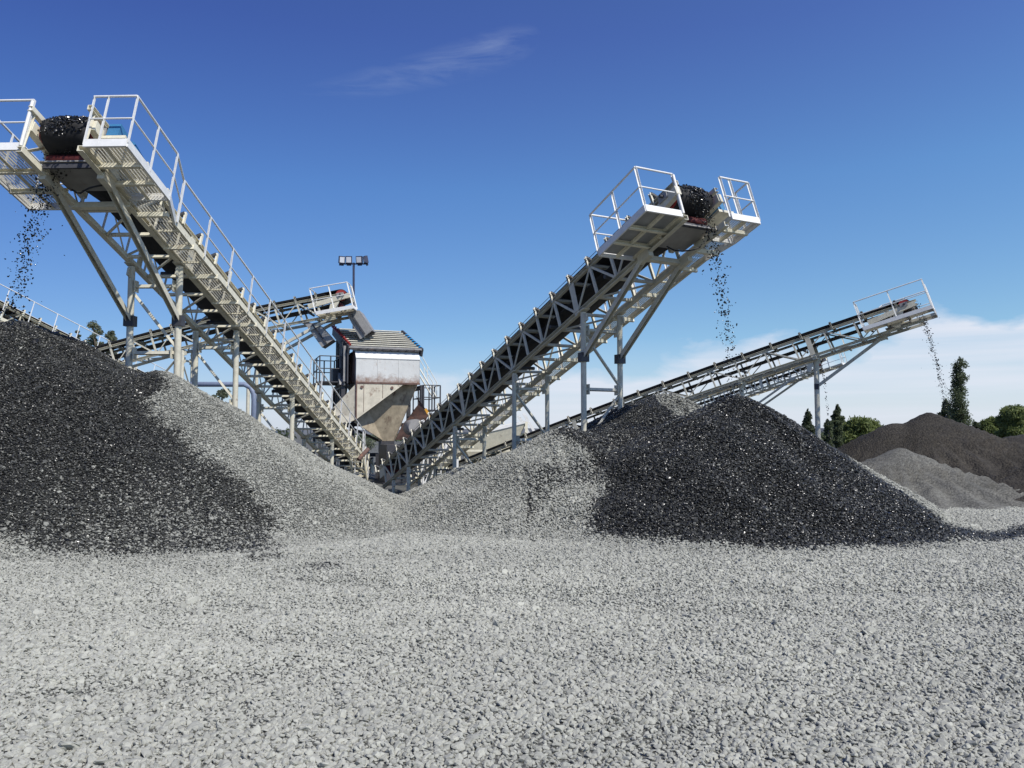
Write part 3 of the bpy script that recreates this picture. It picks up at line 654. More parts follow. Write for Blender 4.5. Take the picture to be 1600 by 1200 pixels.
    return T, P, Mw


C2A = (-3.53, 25.36, .69); C2B = (2.755, 13.5, 5.382)
c2, P2, M2 = conveyor('large central conveyor rising to the right with its near side in shade', C2A, C2B, 1.0, t0=-.9, t1=14.95, W=.86,
    walk=(1.3, None), legs=[(11.72, .4, 'zig', .11, (.88, 13.8, -.72)), (8.7, .2, 'zig', .10), (5.2, -.5, 'zig', .10), (1.6, -.5, 'plain', .12), (.2, -.5, 'plain', .10)],
    drum=(14.66, -.10, .21), ladder=(-.45, .75), plate_near=True, paint='grey', walk_mk='cream')
K1 = 1.15
def k1(p): return (p[0]*K1, p[1]*K1, EYE+(p[2]-EYE)*K1)
c1, P1, M1 = conveyor('large left conveyor with a cream walkway below and its head above the tall dark heap', k1((-5.691, 25.92, 1.388)), k1((-6.197, 11.701, 5.666)), K1,
    t0=-3.6, t1=16.0, near_plat=(14.5, 15.95, 1.22), far_plat=(14.72, 16.0, 1.05), walk=(.15, 14.1),
    legs=[(12.85, .4, 'zig', .112, (.95, 15.3, -.70)), (10.15, .2, 'zig', .112), (6.3, 0, 'zig', .12), (2.3, -.4, 'zig', .12), (-1.6, -.5, 'plain', .10)],
    drum=(15.6, -.16, .225), ladder=(-.45, .9), paint='cream')
K3 = .85
C3A = Vector((.66, 27.0, 1.37)); C3B = Vector((11.02, 21.0, 5.08))
c3, P3, M3 = conveyor('long slim conveyor on the right seen side on with a railed head platform', C3A, C3B, K3, pitch=2.0, ipitch=1.0, bw_=.06, t0=-4.6, t1=14.6, bow=.10,
    near_plat=(12.95, 14.95, 1.2), far_plat=(13.6, 15.0, 1.09), rail_h=.90, pn=-.46, walk=(1.0, 13.2), legs=[(11.2, -.4, 'single', .17, (.95, 13.3, -.76)), (8.6, -.3, 'single', .17), (5.2, -.3, 'zig', .12), (1.2, -.5, 'plain', .12)],
    drum=(14.25, -.02, .19), paint='grey', light=True, walk_mk='grey')
c4, P4, M4 = conveyor('upper left conveyor running right to the top of the screen', (-20.8, 32.2, 3.62), (-7.3, 32.2, 7.10), 1.2, t0=-7, t1=12.0, bow=.22,
    near_plat=(11.05, 12.3, 1.0), far_plat=None, walk=(None, None), rail_h=.85, legs=[(8.6, -.5, 'plain', .12, (1.0, 11.4, -.74)), (6.3, -.5, 'zig', .12), (3.0, -.5, 'zig', .12), (-1.5, -.5, 'plain', .12)],
    drum=(11.9, -.02, .21), paint='grey', light=True, motor=False)
c5, P5, M5 = conveyor('far left conveyor with a white hand rail behind the crest of the dark heap', (-17.3, 40, 3.6), (-21.6, 26.6, 7.75), 1.1, t0=-6, t1=13.2,
    near_plat=(11.8, 13.2, 1.2), far_plat=(12.3, 13.2, 1.1), walk=(.2, None), rail_h=1.12, legs=[(10, 0, 'plain'), (5, 0, 'plain'), (0, 0, 'plain')], paint='cream', light=True)
c6, P6, M6 = conveyor('distant pale conveyor partly hidden behind the long slim one', (7.15, 44, 2.30), (14.6, 36, 5.15), .85, t0=-5, t1=12.6,
    near_plat=None, far_plat=(11.6, 13.6, 1.1), walk=(0, None), motor=False, legs=[(7.6, -.4, 'zig', .14, (1.15, 11.1, -.72)), (3, -.4, 'plain')], paint='cream', light=True)

# ------------------------------------------------------------------ load on the belts and the falling streams
def belt_load(P, Mw, t_a, dr, n, hw, size, wetv=1.0, label=None):
    dt, dn, drr = dr; pts = []
    for i in range(n):
        s = nrng.random(); w = nrng.normal(0, hw*.5); w = max(-hw, min(hw, w))
        if s < .55:
            t = t_a+(dt-t_a)*nrng.random(); f = max(0, min(1, (t-(dt-1.1))/1.1))
            z = (.06+abs(w)*.1)*(1-f)+(dn+drr)*f + .03*(1-(w/hw)**2)*nrng.random()
            pts.append(Mw @ P(t, w, z+.01))
        else:
            a = nrng.random()**1.2*2.2; r_ = drr+.012+.03*(1-(w/hw)**2)*nrng.random()+max(0, a-1.1)*.12
            pts.append(Mw @ P(dt+math.sin(a)*r_, w, dn+math.cos(a)*r_))
    n_ = len(pts)
    return stones('stone_load', [tuple(p) for p in pts], size*np.exp(nrng.normal(0, .3, n_)), np.full(n_, wetv), nrng.random(n_)*nrng.random(n_)*1.6, flat=.85, label=label, category='gravel')
def stream(P, Mw, dr, hw, target, n, size, v0, label, wetv=1.0, stray=.04, off=0):
    dt, dn, drr = dr; pts = []; tgt = Vector(target)
    s0 = Mw @ P(dt+drr*.9, off, dn-.02); e0 = Mw @ P(dt+drr*.9, off+1, dn-.02)-s0
    H_ = s0.z-tgt.z; T_ = (-v0[1]+math.sqrt(v0[1]**2+2*9.81*H_))/9.81 if True else 1
    hor = (Vector((tgt.x, tgt.y, 0))-Vector((s0.x, s0.y, 0)))/T_
    for i in range(n):
        # stones are launched in time: equal time spacing makes them thin out as they speed up
        tt = T_*nrng.random()**.9; w = nrng.normal(0, hw*.33)
        conv = 1-.35*tt/T_
        x = s0+e0*w*conv+hor*tt*(1+nrng.normal(0, .06)); z = s0.z-v0[1]*tt-.5*9.81*tt*tt+nrng.normal(0, .12)
        if nrng.random() < stray: x += Vector((nrng.normal(0, .22), nrng.normal(0, .12), 0))*tt/T_*1.5
        if z > tgt.z-.05: pts.append((x.x+nrng.normal(0, .02), x.y+nrng.normal(0, .02), min(z, s0.z+.1)))
    n_ = len(pts)
    return stones('falling_stones', pts, np.minimum(size*np.exp(nrng.normal(0, .35, n_)), size*1.8), np.full(n_, wetv), nrng.random(n_)*nrng.random(n_), flat=.85, label=label, category='falling gravel')
belt_load(P1, M1, 13.4, (15.6, -.16, .225), 850, .30, .030, label='wet dark stones riding over the head drum of the left conveyor')
belt_load(P2, M2, 12.6, (14.66, -.10, .21), 700, .27, .028, label='wet dark stones riding over the head drum of the central conveyor')
hx, hy, hz = HEAPS['left_wet'][:3]
stream(P1, M1, (15.6, -.16, .225), .34, (-8.45, 13.2, 3.45), 1100, .020, (0, .5), 'stones falling from the left conveyor head onto the dark heap', off=.16)
hx, hy, hz = HEAPS['right_wet'][:3]
stream(P2, M2, (14.66, -.10, .21), .30, (hx, hy-.1, hz), 720, .020, (0, .3), 'stones falling from the central conveyor onto the sharp black cone')
stream(P3, M3, (14.25, -.02, .19), .26, (11.5, 20.7, 1.7), 750, .019, (0, .2), 'thin stream of stones dropping from the right end of the slim conveyor')
s6 = M6 @ P6(12.7, 0, 0)
stream(P6, M6, (12.5, 0, .18), .2, (s6.x+.3, s6.y-.3, .3), 150, .036, (0, .2), 'faint stream of stones falling beside the tall single conveyor leg', stray=0)

# ------------------------------------------------------------------ washing screen and hopper
psi = R(20); HO = Vector((-6.15, 31.0, 0))
Mh = Matrix.Translation(HO) @ Matrix.Rotation(psi, 4, 'Z')
hop = empty('screening_plant', Mh, label='rust streaked white screening plant with hopper between the two big conveyors', category='screening plant')
def sheet(name, pts, th, mk, parent, **kw):
    pts = [Vector(p) for p in pts]; nrm = (pts[1]-pts[0]).cross(pts[2]-pts[0]).normalized()
    m = MB(); m.prism(pts, nrm*th); return m.build(name, mk, parent, **kw)
m = MB(); m.prism([(0, 0, 3.52), (0, 0, 4.50), (0, .38, 4.86), (0, 2.6, 4.86), (0, 2.6, 3.52)], (2.55, 0, 0)); m.build('box', 'box', hop)
m = MB(); m.prism([(-.02, -.015, 4.51), (-.02, .38, 4.90), (-.02, .46, 4.90), (-.02, .04, 4.50)], (2.59, 0, 0)); m.build('bevel_sunlit_strip', 'white', hop)  # added whiter strip: the bevel's sunlit brightness put into its paint
for x in (0, .85, 1.7, 2.55): bar(hop, 'seam', (x, -.006, 3.56), (x, -.006, 4.49), .02, .012, 'box')
bar(hop, 'rim', (-.02, -.02, 3.52), (2.57, -.02, 3.52), .06, .07, 'rustp')
bar(hop, 'rim', (-.02, -.005, 4.505), (2.57, -.005, 4.505), .035, .03, 'box')
# stiffener and side of the box
for y in (.5, 1.2, 1.9): bar(hop, 'stiffener', (-.04, y, 3.55), (-.04, y, 4.8), .07, .08, 'rustp')
# chute plate and wing in front of the pyramid
m = MB(); m.prism([(0, -.03, 3.48), (1.88, -.03, 3.48), (0, -.03, 2.06)], (0, .035, 0)); m.build('chute_plate', 'plate', hop)
m = MB(); m.prism([(-.005, -.03, 3.48), (-.005, -.03, 2.06), (-.60, .12, 1.80), (-.92, .3, 2.45)], (.02, .05, 0)); m.build('wing_plate', 'plate', hop)
m = MB(); m.prism([(1.9, .0, 3.49), (0, .0, 2.04), (0, 1.2, 2.04), (1.9, 1.2, 3.49)], (0, 0, .03)); m.build('chute_floor', 'rustp', hop)
tube(hop, 'corner_pipe', (-.0, -.05, 3.50), (-.0, -.05, 2.02), .07, 'rustp')
for x in (.30, 1.05): bar(hop, 'chute_seam', (x, -.036, 3.46), (x, -.036, 2.1+x*.755+.03), .015, .01, 'rustp')
for x, z in ((.22, 3.35), (1.42, 3.34)): tube(hop, 'lug', (x, -.07, z), (x, -.03, z), .12, 'rustp')
# inverted pyramid
tz, bz_ = 3.52, 1.22
top4 = [(0.02, .42, tz), (2.53, .42, tz), (2.53, 2.5, tz), (.02, 2.5, tz)]; bot4 = [(1.25, 1.05, bz_), (1.72, 1.05, bz_), (1.72, 1.6, bz_), (1.25, 1.6, bz_)]
for i, mk in enumerate(('dirty_shaded', 'plate', 'rustp', 'plate')):
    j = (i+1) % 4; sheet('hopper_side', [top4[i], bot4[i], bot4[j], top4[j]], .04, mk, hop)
for i in range(4): bar(hop, 'hopper_edge', top4[i], bot4[i], .05, .05, 'rustp')
bar(hop, 'outlet', (1.48, 1.32, 1.28), (1.48, 1.32, .75), .55, .6, 'darksteel')
m = MB(); m.prism([(0, .40, 3.52), (0, .40, 1.95), (1.24, 1.04, 1.24)], (.03, -.03, 0)); m.build('hopper_gore', 'dirty_shaded', hop)
# torn rusted liner plate on the right
m = MB(); m.prism([(2.50, .40, 3.05), (2.62, .35, 2.75), (2.45, .5, 2.5), (2.30, .7, 2.2), (2.05, .85, 1.9), (1.78, 1.02, 1.25), (2.5, .4, 1.3), (2.95, .0, 2.3)], (0, -.05, 0)); m.build('liner_plate', 'rustp', hop)
# screen deck: sloping frame with spray pipes
def dk(x, s, up=0): return Vector((x-.27*s, .22+2.45*s, 4.98+1.0*s+up))
for x in (-.30, 2.66): bar(hop, 'deck_side', dk(x, -.05, -.12), dk(x, 1.02, -.12), .08, .34, 'darksteel')
m = MB(); m.prism([dk(-.26, 0, -.10), dk(2.62, 0, -.10), dk(2.62, 1, -.10), dk(-.26, 1, -.10)], (0, 0, -.04)); m.build('deck', 'darksteel', hop)
NP = 9
for i in range(NP):
    s = .04+.92*i/(NP-1); tube(hop, 'spray_pipe', dk(-.20, s, .02), dk(2.58, s, .02), .055, 'grey')
    bar(hop, 'nozzle_strip', dk(-.15, s+.02, -.045), dk(2.5, s+.02, -.045), .03, .03, 'darksteel')
tube(hop, 'manifold', dk(-.22, 0, .07), dk(-.34, 1.02, .07), .10, 'pulley')
tube(hop, 'manifold', dk(2.72, 0, -.08), dk(2.72, 1.0, -.08), .09, 'darksteel')
for i in range(NP):
    s = .04+.92*i/(NP-1); m = MB(); a = dk(2.58, s, .02); m.path([a, a+Vector((.09, 0, .01)), a+Vector((.15, 0, -.03)), a+Vector((.16, 0, -.13))], .048, 6); m.build('hose', 'cyan' if i < 7 else 'darksteel', hop, True)
for i in range(NP): 
    s = .04+.92*i/(NP-1); tube(hop, 'valve', dk(-.30, s, .10), dk(-.30, s, .20), .07, 'pulley')
for j in range(8): bar(hop, 'spring_mount', (.15+j*.32, .10, 4.86), (.15+j*.32, .10, 4.96), .10, .08, 'darksteel')
bar(hop, 'deck_lip', (-.3, .08, 4.94), (2.66, .08, 4.94), .07, .07, 'chute')
# side of the screen with its dark body and doors
m = MB(); m.prism([(-.34, .15, 4.95), (-.34, 2.9, 6.0), (-.34, 2.9, 2.6), (-.34, .9, 2.6), (-.34, .15, 3.5)], (.05, 0, 0)); m.build('side_panel', 'darksteel', hop)
for y, z0, z1 in ((.35, 3.4, 5.0), (.8, 2.7, 5.2), (1.4, 2.5, 5.4), (2.0, 2.5, 5.6), (2.6, 2.5, 5.85)): bar(hop, 'side_rib', (-.42, y, z0), (-.42, y, z1), .09, .12, 'chute' if y in (.35, 1.4) else 'darksteel', 'channel')
bar(hop, 'side_beam', (-.44, .2, 3.5), (-.44, 2.9, 3.5), .12, .16, 'darksteel', 'ibeam')
bar(hop, 'drive_guard', (-.62, 1.1, 3.9), (-.62, 1.7, 3.9), .30, .5, 'darksteel')
m = MB(); m.prism([(-.60, .3, 3.45), (-.60, .9, 3.45), (-.60, .9, 3.95)], (.2, 0, 0)); m.build('side_bracket', 'chute', hop)
# support frame, dark oily steel
for x in (-.45, 2.75):
    for y in (.4, 2.9): bar(hop, 'frame_column', (x, y, 3.5), (x, y, -.5), .16, .16, 'darksteel', 'ibeam')
for z in (3.4, 1.9, .6):
    for y in (.4, 2.9): bar(hop, 'frame_beam', (-.45, y, z), (2.75, y, z), .12, .16, 'darksteel', 'ibeam') if (z < 3 and y > 1) else None
    for x in (-.45, 2.75): bar(hop, 'frame_beam', (x, .4, z), (x, 2.9, z), .12, .16, 'darksteel', 'ibeam')
for a, b in (((-.45, .4, 3.3), (-.45, 2.9, 2.0)), ((-.45, .4, 1.8), (-.45, 2.9, .7)), ((-.45, .4, 1.9), (2.75, 2.9, .6))): bar(hop, 'frame_brace', a, b, .08, .08, 'darksteel', 'angle')
# access platforms with dark rails on both sides
for x0, x1, y0, y1, z in ((-1.35, -.5, .6, 2.8, 3.55), (2.8, 3.5, .3, 2.2, 2.45)):
    pf = empty('access_platform', None, hop); mk = 'darksteel'
    m = MB(); m.prism([(x0, y0, z), (x1, y0, z), (x1, y1, z), (x0, y1, z)], (0, 0, .05)); m.build('deck', mk, pf)
    pts = [(x0, y0), (x0, y1), (x1, y1), (x1, y0), (x0, y0)]
    for (a, b), (c, d) in zip(pts[:-1], pts[1:]):
        for hh in (.55, 1.05): tube(pf, 'rail', (a, b, z+hh), (c, d, z+hh), .04, mk)
        for q in (0, .5): bar(pf, 'post', (a+(c-a)*q, b+(d-b)*q, z), (a+(c-a)*q, b+(d-b)*q, z+1.05), .05, .05, mk)
    for a, b in ((x0+.05, y0+.05), (x0+.05, y1-.05)): bar(pf, 'leg', (a, b, z), (a, b, -.5), .09, .09, mk)
st = empty('stair', None, hop)
for y in (.5, 1.1):
    tube(st, 'stair_string', (2.6, y, 4.3), (3.4, y, 3.0), .06, 'galv'); tube(st, 'rail', (2.62, y, 4.95), (3.42, y, 3.6), .03, 'galv')
    for q in (0, .5, 1): tube(st, 'post', (2.6+.8*q, y, 4.3-1.3*q), (2.6+.8*q, y, 4.95-1.3*q), .03, 'galv')
# crusher at the foot
cr = empty('crusher', Matrix.Translation((-4.1, 30.2, -.4)) @ Matrix.Rotation(psi, 4, 'Z'), label='grimy crusher under the hopper with rusted plates and a pale drum', category='crusher')
bar(cr, 'body', (0, 0, .0), (0, 0, 1.5), 1.7, 1.6, 'darksteel'); tube(cr, 'drum', (.35, -.45, 2.15), (.35, .6, 2.15), .62, 'chute')
bar(cr, 'plate', (-.3, -.86, 1.2), (.5, -.86, 1.9), .03, .7, 'rustp', up=(0, 1, 0)); bar(cr, 'guard', (.55, -.6, 1.7), (.95, -.6, 1.7), .3, .5, 'chute')
bar(cr, 'orange_arm', (.62, -.7, 2.85), (.82, -.7, 2.5), .07, .09, 'orange')
tube(cr, 'chute_pipe', (-1.55, -.9, 1.35), (-1.95, -1.2, .98), .15, 'rustp')
for x in (-.9, .9): bar(cr, 'skid', (x, -.9, 0), (x, .9, 0), .15, .2, 'darksteel')
fb = empty('collecting_bin', Matrix.Translation((-4.55, 31.8, -.4)), label='dark collecting bin in the shade at the meeting point of both conveyors', category='bin')
m = MB(); m.prism([(-.9, 0, 0), (.9, 0, 0), (.9, 0, 1.1), (-.9, 0, 1.1)], (0, .9, 0)); m.build('body', 'darksteel', fb)
for x in (-.9, -.3, .3, .9): bar(fb, 'rib', (x, -.03, 0), (x, -.03, 1.1), .06, .06, 'darksteel')
# head chutes of the feeding conveyor
hc = empty('discharge_chute', Matrix.Translation((-6.75, 32.2, 6.3)), label='grey steel discharge chute hanging off the upper conveyor head', category='chute')
m = MB(); m.prism([(-.05, -.5, .30), (.50, -.5, .20), (1.05, -.42, -.62), (.62, -.42, -.95)], (0, .06, 0)); m.prism([(-.05, .5, .30), (.50, .5, .20), (1.05, .42, -.62), (.62, .42, -.95)], (0, -.06, 0))
m.prism([(.5, -.5, .2), (1.05, -.42, -.62), (1.05, .42, -.62), (.5, .5, .2)], (.04, 0, .02)); m.prism([(-.05, -.5, .3), (.62, -.42, -.95), (.62, .42, -.95), (-.05, .5, .3)], (-.04, 0, 0)); m.build('body', 'chute', hc)
bar(hc, 'rib', (.2, -.56, .1), (.78, -.48, -.76), .05, .06, 'darksteel')
hc2 = empty('discharge_chute', Matrix.Translation((-7.6, 32.0, 5.75)), label='smaller dark chute tucked behind the grey discharge chute', category='chute')
m = MB(); m.prism([(-.9, -.3, .35), (-.2, -.3, .15), (.35, -.3, -.45), (-.1, -.3, -.75)], (0, .6, 0)); m.build('body', 'chute', hc2); bar(hc2, 'rib', (-.5, -.34, .2), (.1, -.34, -.6), .05, .05, 'darksteel')
# ------------------------------------------------------------------ light mast
ms = empty('light_mast', Matrix.Translation((-6.95, 34.4, -.5)), label='dark mast with four floodlights above the upper conveyor head', category='light mast')
tube(ms, 'pole', (0, 0, 0), (0, 0, 5.5), .16, 'navy'); tube(ms, 'pole', (0, 0, 5.5), (-.05, 0, 9.55), .10, 'navy')
bar(ms, 'crossbar', (-.55, 0, 9.50), (.50, 0, 9.50), .05, .05, 'navy')
for x, yw in ((-.55, 25), (-.24, 5), (.22, -8), (.50, -60)):
    fl = empty('floodlight', Matrix.Translation((x, -.12, 9.66)) @ Matrix.Rotation(R(yw), 4, 'Z') @ Matrix.Rotation(R(12), 4, 'X'), ms)
    bar(fl, 'housing', (0, 0, -.16), (0, 0, .16), .27, .13, 'navy'); bar(fl, 'lens', (0, -.072, -.12), (0, -.072, .12), .21, .015, 'glass'); bar(fl, 'bracket', (0, .03, -.26), (0, .03, -.14), .2, .03, 'navy')
# ------------------------------------------------------------------ pipes and odds and ends
pp = MB(); pp.path([(-13.3, 30.5, 3.42), (-10.4, 30.5, 3.42), (-10.15, 30.5, 3.30), (-10.02, 30.5, 3.05), (-10.0, 30.5, 2.8), (-10.0, 30.5, -.5)], .10, 10)
pp.build('water_pipe', 'pipe', None, True, label='blue grey water pipe bending down behind the left conveyor legs', category='pipe')
rl = empty('black_railing', Matrix.Translation((-2.0, 21.0, -.4)), label='low black pipe railing behind the pale mound under the central conveyor', category='railing')
for z in (.35, .95): tube(rl, 'rail', (0, 0, z), (1.9, .3, z), .035, 'darksteel')
for i in range(8): tube(rl, 'post', (i*.27, i*.043, 0), (i*.27, i*.043, .97), .03, 'darksteel')
bn = empty('feed_bin', Matrix.Translation((-.55, 29.5, -.4)) @ Matrix.Rotation(R(12), 4, 'Z'), label='pale cream feed bin on legs seen beneath the central conveyor', category='bin')
t4 = [(-1.6, -.9, 1.75), (.9, -.9, 2.35), (.9, .9, 2.35), (-1.6, .9, 1.75)]; b4 = [(-.9, -.4, .7), (.2, -.4, .9), (.2, .4, .9), (-.9, .4, .7)]
for i in range(4): j = (i+1) % 4; sheet('side_plate', [t4[i], b4[i], b4[j], t4[j]], .04, 'cream', bn)
for x in (-1.6, .9):
    for y in (-.9, .9): bar(bn, 'leg', (x, y, 1.75 if x < 0 else 2.35), (x*.95, y, 0), .10, .10, 'cream', 'angle')
for z in (.5, 1.3): bar(bn, 'tie', (-1.6, -.92, z), (.9, -.92, z), .07, .07, 'cream', 'angle')
bar(bn, 'rim', t4[0], t4[1], .10, .10, 'white'); bar(bn, 'brace', (-1.55, -.93, .4), (.85, -.93, 1.4), .05, .05, 'cream')
sf = empty('stair_tower', Matrix.Translation((-3.1, 27.6, -.5)) @ Matrix.Rotation(R(10), 4, 'Z'), label='white lit stair frame half hidden behind the central conveyor truss', category='stair')
for x in (0, 1.2):
    for y in (0, .9): bar(sf, 'column', (x, y, 0), (x, y, 2.5), .07, .07, 'white', 'angle')
for z in (.6, 1.2, 1.8, 2.4):
    for y in (0, .9): bar(sf, 'tie', (0, y, z), (1.2, y, z), .05, .05, 'white', 'angle')
for i in range(9): bar(sf, 'tread', (.1+i*.12, 0, .25+i*.24), (.1+i*.12, .9, .25+i*.24), .20, .03, 'cream')
bar(sf, 'stair_string', (0, 0, .1), (1.2, 0, 2.4), .04, .14, 'white'); tube(sf, 'rail', (0, 0, 1.0), (1.2, 0, 3.3), .04, 'white')
for i in range(4): tube(sf, 'post', (i*.4, 0, .1+i*.76), (i*.4, 0, 1.0+i*.76), .035, 'white')
sf2 = empty('conveyor_tail_frame', Matrix.Translation((.15, 30.5, -.4)), label='white tail frame of a machine behind the second conveyor leg', category='machine frame')
bar(sf2, 'side_beam', (-.2, 0, 1.55), (1.5, 0, 1.75), .10, .16, 'grey', 'channel'); bar(sf2, 'arm', (.1, 0, 2.6), (.75, 0, 1.5), .12, .10, 'white'); bar(sf2, 'arm', (.3, .3, 2.7), (.95, .3, 1.6), .12, .10, 'white')
for x in (-.1, .6, 1.4): bar(sf2, 'leg', (x, 0, 0), (x, 0, 1.6), .08, .08, 'grey', 'angle')
tube(sf2, 'pulley', (.75, -.1, 1.75), (.75, .45, 1.75), .34, 'darksteel')

# ------------------------------------------------------------------ trees
def leaf_material(name, col, col2):
    m = bpy.data.materials.new(name); m.use_nodes = True; t = m.node_tree; t.nodes.clear(); N = t.nodes.new; L = t.links.new
    bs = N('ShaderNodeBsdfPrincipled'); o = N('ShaderNodeOutputMaterial'); tr = N('ShaderNodeBsdfTranslucent'); mx = N('ShaderNodeMixShader'); mx.inputs[0].default_value = .42
    g = N('ShaderNodeNewGeometry'); n = N('ShaderNodeTexNoise'); n.inputs['Scale'].default_value = 1.1; n.inputs['Detail'].default_value = 6; L(g.outputs['Position'], n.inputs['Vector'])
    r = N('ShaderNodeMapRange'); r.inputs[1].default_value = .35; r.inputs[2].default_value = .65; L(n.outputs[0], r.inputs[0])
    c = N('ShaderNodeMix'); c.data_type = 'RGBA'; L(r.outputs[0], c.inputs[0]); c.inputs[6].default_value = (*col, 1); c.inputs[7].default_value = (*col2, 1)
    L(c.outputs[2], bs.inputs['Base Color']); L(c.outputs[2], tr.inputs[0]); bs.inputs['Roughness'].default_value = .6; bs.inputs['Specular IOR Level'].default_value = .25
    L(bs.outputs[0], mx.inputs[1]); L(tr.outputs[0], mx.inputs[2]); L(mx.outputs[0], o.inputs[0]); return m
M['poplar'] = leaf_material('poplar_leaves', (.075, .095, .05), (.15, .18, .09))
M['olive'] = leaf_material('olive_leaves', (.12, .135, .085), (.20, .22, .14))
M['willow'] = leaf_material('willow_leaves', (.13, .165, .05), (.24, .28, .10))
M['pine'] = leaf_material('pine_needles', (.06, .075, .042), (.10, .12, .065))
def leaf_mesh(name, centres, spread_, n, size, mk, droop=0, seed=0):
    r = np.random.default_rng(seed); C = np.array([c[:3] for c in centres]); S = np.array([c[3:6] for c in centres]); vol = S.prod(1)**.67; vol /= vol.sum()
    idx = r.choice(len(C), n, p=vol); d = r.normal(size=(n, 3)); d /= np.linalg.norm(d, axis=1)[:, None]
    p = C[idx]+d*S[idx]*(r.random(n)**.4)[:, None]*(1+r.normal(0, .10, n))[:, None]
    a = r.normal(size=(n, 3)); a[:, 2] -= droop; a /= np.linalg.norm(a, axis=1)[:, None]; b = np.cross(a, r.normal(size=(n, 3))); b /= np.linalg.norm(b, axis=1)[:, None]
    s = size*r.uniform(.6, 1.3, n)[:, None]; a = a*s*(1+droop); b = b*s*.55
    v = np.stack([p-a-b*.3, p-b, p+a, p+b], 1).reshape(-1, 3); f = np.arange(4*n).reshape(-1, 4)
    me = bpy.data.meshes.new(name); me.from_pydata(v.tolist(), [], f.tolist()); me.materials.append(M[mk]); me.update(); return me
def tree(name, u, depth, ztop, width, kind, label, group=None, seed=1, zb=0.0):
    x = (u-800)/1230*depth; r = random.Random(seed); H_ = ztop-zb
    T = empty(name, Matrix.Translation((x, depth, zb)), label=label, category='tree' if kind != 'bush' else 'bush'); 
    if group: T['group'] = group
    hw = width/2; cs = []
    if kind == 'poplar':
        for i in range(34):
            f = i/33; z = H_*(.10+.88*f); rad = hw*min(1, (1.05-f)*4.5)**.55*min(1, .55+f*1.6)*r.uniform(.62, 1.15)
            a = r.random()*6.28; o = rad*.45*r.random(); cs.append((math.cos(a)*o, math.sin(a)*o, z, rad*r.uniform(.42, .72), rad*r.uniform(.42, .72), H_*.055*r.uniform(.8, 1.5)))
        mk, n, sz, dr = 'poplar', 9500, .085, 0
    elif kind == 'pine':
        for i in range(26):
            f = i/25; z = H_*(.2+.78*f); rad = hw*(1.05-f)**.7; a = r.random()*6.28; o = rad*.6*r.random()
            cs.append((math.cos(a)*o, math.sin(a)*o, z, rad*.5, rad*.5, H_*.05*r.uniform(.6, 1.2)))
        mk, n, sz, dr = 'pine', 5000, .10, 0
    else:
        for i in range(22):
            a = r.random()*6.28; f = (i+.5)/22; z = H_*(.30+.70*f); rad = hw*math.sqrt(max(.1, 1-(abs(f-.35)/.75)**2)); o = rad*.75*math.sqrt(r.random())
            q = hw*r.uniform(.22, .42); cs.append((math.cos(a)*o, math.sin(a)*o, min(z, H_-q*.8), q, q, q*r.uniform(.6, 1.1)))
        mk, n, sz, dr = ('willow', 12000, .09, .8) if kind == 'willow' else ('olive', 3800, .09, 0)
    me = leaf_mesh('crown', cs, 0, n, sz*max(1, depth/70), mk, dr, seed); add('crown', me, T)
    m = MB(); pts = [Vector((0, 0, 0)), Vector((.03*hw, 0, H_*.3)), Vector((-.03*hw, .02, H_*.6)), Vector((0, 0, H_*.85))]
    for i in range(3):
        r0 = max(.03, .022*H_*(1-.3*i)); 
        m.path([pts[i], pts[i+1]], r0, 7)
    for c in cs[::3]: m.path([Vector((0, 0, max(.15*H_, c[2]-.25*H_*.5))), Vector(c[:3])], .006*H_, 5)
    m.build('trunk', 'bark', T, True)
    return T
GR = 'trees behind the yard'
Zt = lambda v, d: 1.5+(678-v)/1230*d
tree('poplar_tree', 1501, 70, Zt(560, 70), 2.35, 'poplar', 'tallest poplar, a slender dark column behind the brown sand heap', GR, 3)
tree('poplar_tree', 1478, 74, Zt(626, 74), 1.3, 'poplar', 'short narrow poplar just left of the tallest poplar', GR, 4)
tree('poplar_tree', 1488, 80, Zt(640, 80), 2.2, 'bush', 'dark bushy tree against the left foot of the tallest poplar', GR, 5)
tree('poplar_tree', 1523, 84, Zt(660, 84), 1.3, 'poplar', 'smallest dark poplar right of the tallest one', GR, 6)
tree('willow_tree', 1590, 62, Zt(636, 62), 3.6, 'willow', 'bright green willow at the right edge of the photo', GR, 7)
tree('willow_tree', 1556, 72, Zt(654, 72), 2.8, 'willow', 'small green willow left of the one at the right edge', GR, 8)
tree('willow_tree', 1345, 58, Zt(655, 58), 4.1, 'willow', 'broad round green willow between the single conveyor leg and the sand heap', GR, 9)
tree('willow_tree', 1382, 70, Zt(668, 70), 3.4, 'willow', 'lower green tree at the left edge of the sand heap', GR, 10)
tree('willow_tree', 1322, 64, Zt(676, 64), 3.4, 'bush', 'dark shrub mass under the broad round willow', GR, 20)
tree('cypress_tree', 1293, 52, Zt(658, 52), .8, 'poplar', 'short dark cypress just right of the single conveyor leg', GR, 11)
tree('cypress_tree', 1308, 56, Zt(636, 56), 1.1, 'poplar', 'taller ragged cypress left of the round green willow', GR, 12)
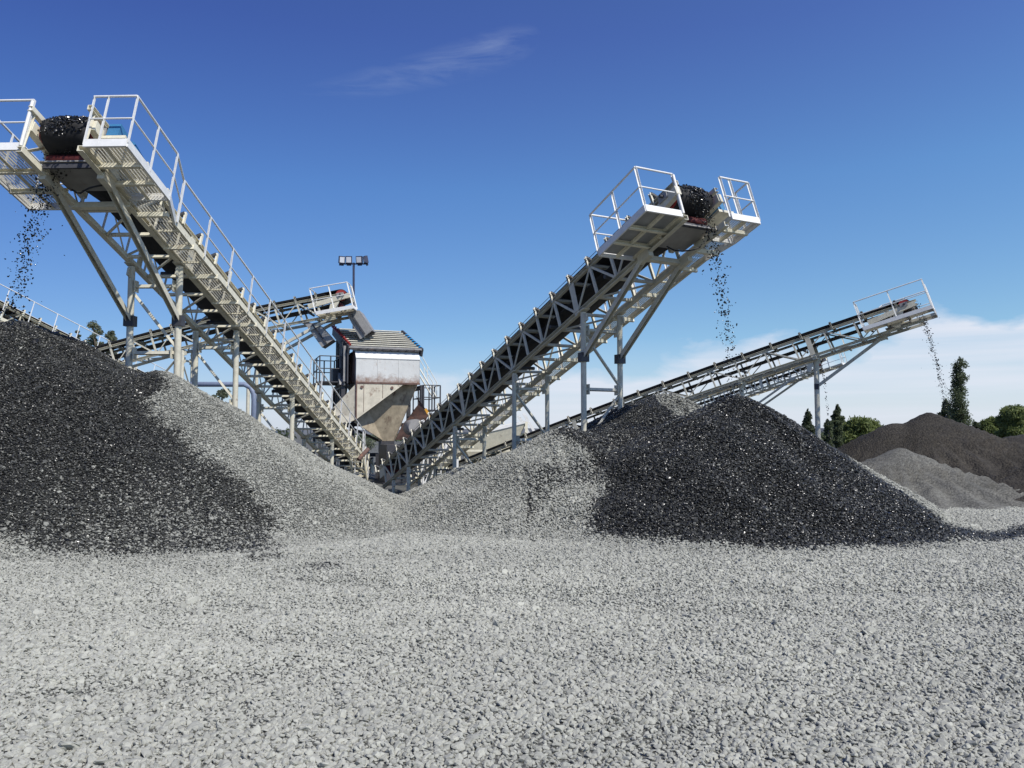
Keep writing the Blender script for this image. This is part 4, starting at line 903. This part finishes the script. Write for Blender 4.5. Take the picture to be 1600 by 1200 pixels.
tree('pine_tree', 1261, 54, Zt(641, 54), 2.3, 'pine', 'wide dark pine just left of the single conveyor leg', GR, 13)
tree('pine_tree', 1216, 60, Zt(646, 60), 1.6, 'pine', 'small dark pine peeping over the flank of the black cone', GR, 14)
tree('olive_tree', 147, 60, Zt(502, 60), 2.0, 'bush', 'tallest grey green tree crown above the left heap crest', GR, 15)
tree('olive_tree', 122, 63, Zt(515, 63), 1.3, 'bush', 'thin tree crown left of the tallest one above the heap crest', GR, 16)
tree('olive_tree', 172, 62, Zt(515, 62), 1.9, 'bush', 'low tree crown beside the upper conveyor, right of the tallest one', GR, 17)
tree('shrub', 346, 55, Zt(606, 55), 1.6, 'bush', 'small green shrub glimpsed between the left conveyor legs', GR, 18)
tree('shrub', 560, 70, Zt(684, 70), 3.5, 'bush', 'dark shrub glimpsed under the hopper', GR, 19)
# far-off wood that reads as one band
cs = []
r = random.Random(5)
for i in range(150):
    d = r.uniform(150, 230); uu = r.uniform(-300, 1900); h_ = r.uniform(1.5, 3.4) if uu > 1180 or uu < 500 else r.uniform(1.0, 2.4)
    cs.append(((uu-800)/1230*d, d, h_*.45, r.uniform(3, 7), r.uniform(2, 4), h_*.6))
tl = add('treeline', leaf_mesh('treeline', cs, 0, 34000, .38, 'poplar', 0, 99), kind='stuff')
# far hills
hp = []
for i in range(121):
    a = -60+i; x = 5200*math.sin(R(a)); y = 5200*math.cos(R(a)); hgt = 18+26*float(vnoise(np.array([a*1.0]), np.array([3.0]), 9, 8)[0])+8*float(vnoise(np.array([a*1.0]), np.array([3.0]), 2, 8)[0]); hp.append((x, y, hgt))
v = [(x, y, -5) for x, y, z in hp]+hp+[(x*1.2, y*1.2, -5) for x, y, z in hp]; n_ = len(hp)
f = [(i, i+1, n_+i+1, n_+i) for i in range(n_-1)]+[(n_+i, n_+i+1, 2*n_+i+1, 2*n_+i) for i in range(n_-1)]
M['hill'] = mat('hazy_scrub_hill', (.16, .17, .19), .95, var=.2, scale=.01)  # bluish grey: distance haze mixed into the scrub colour
add('hills', raw_mesh('hills', v, f, M['hill']), kind='structure')
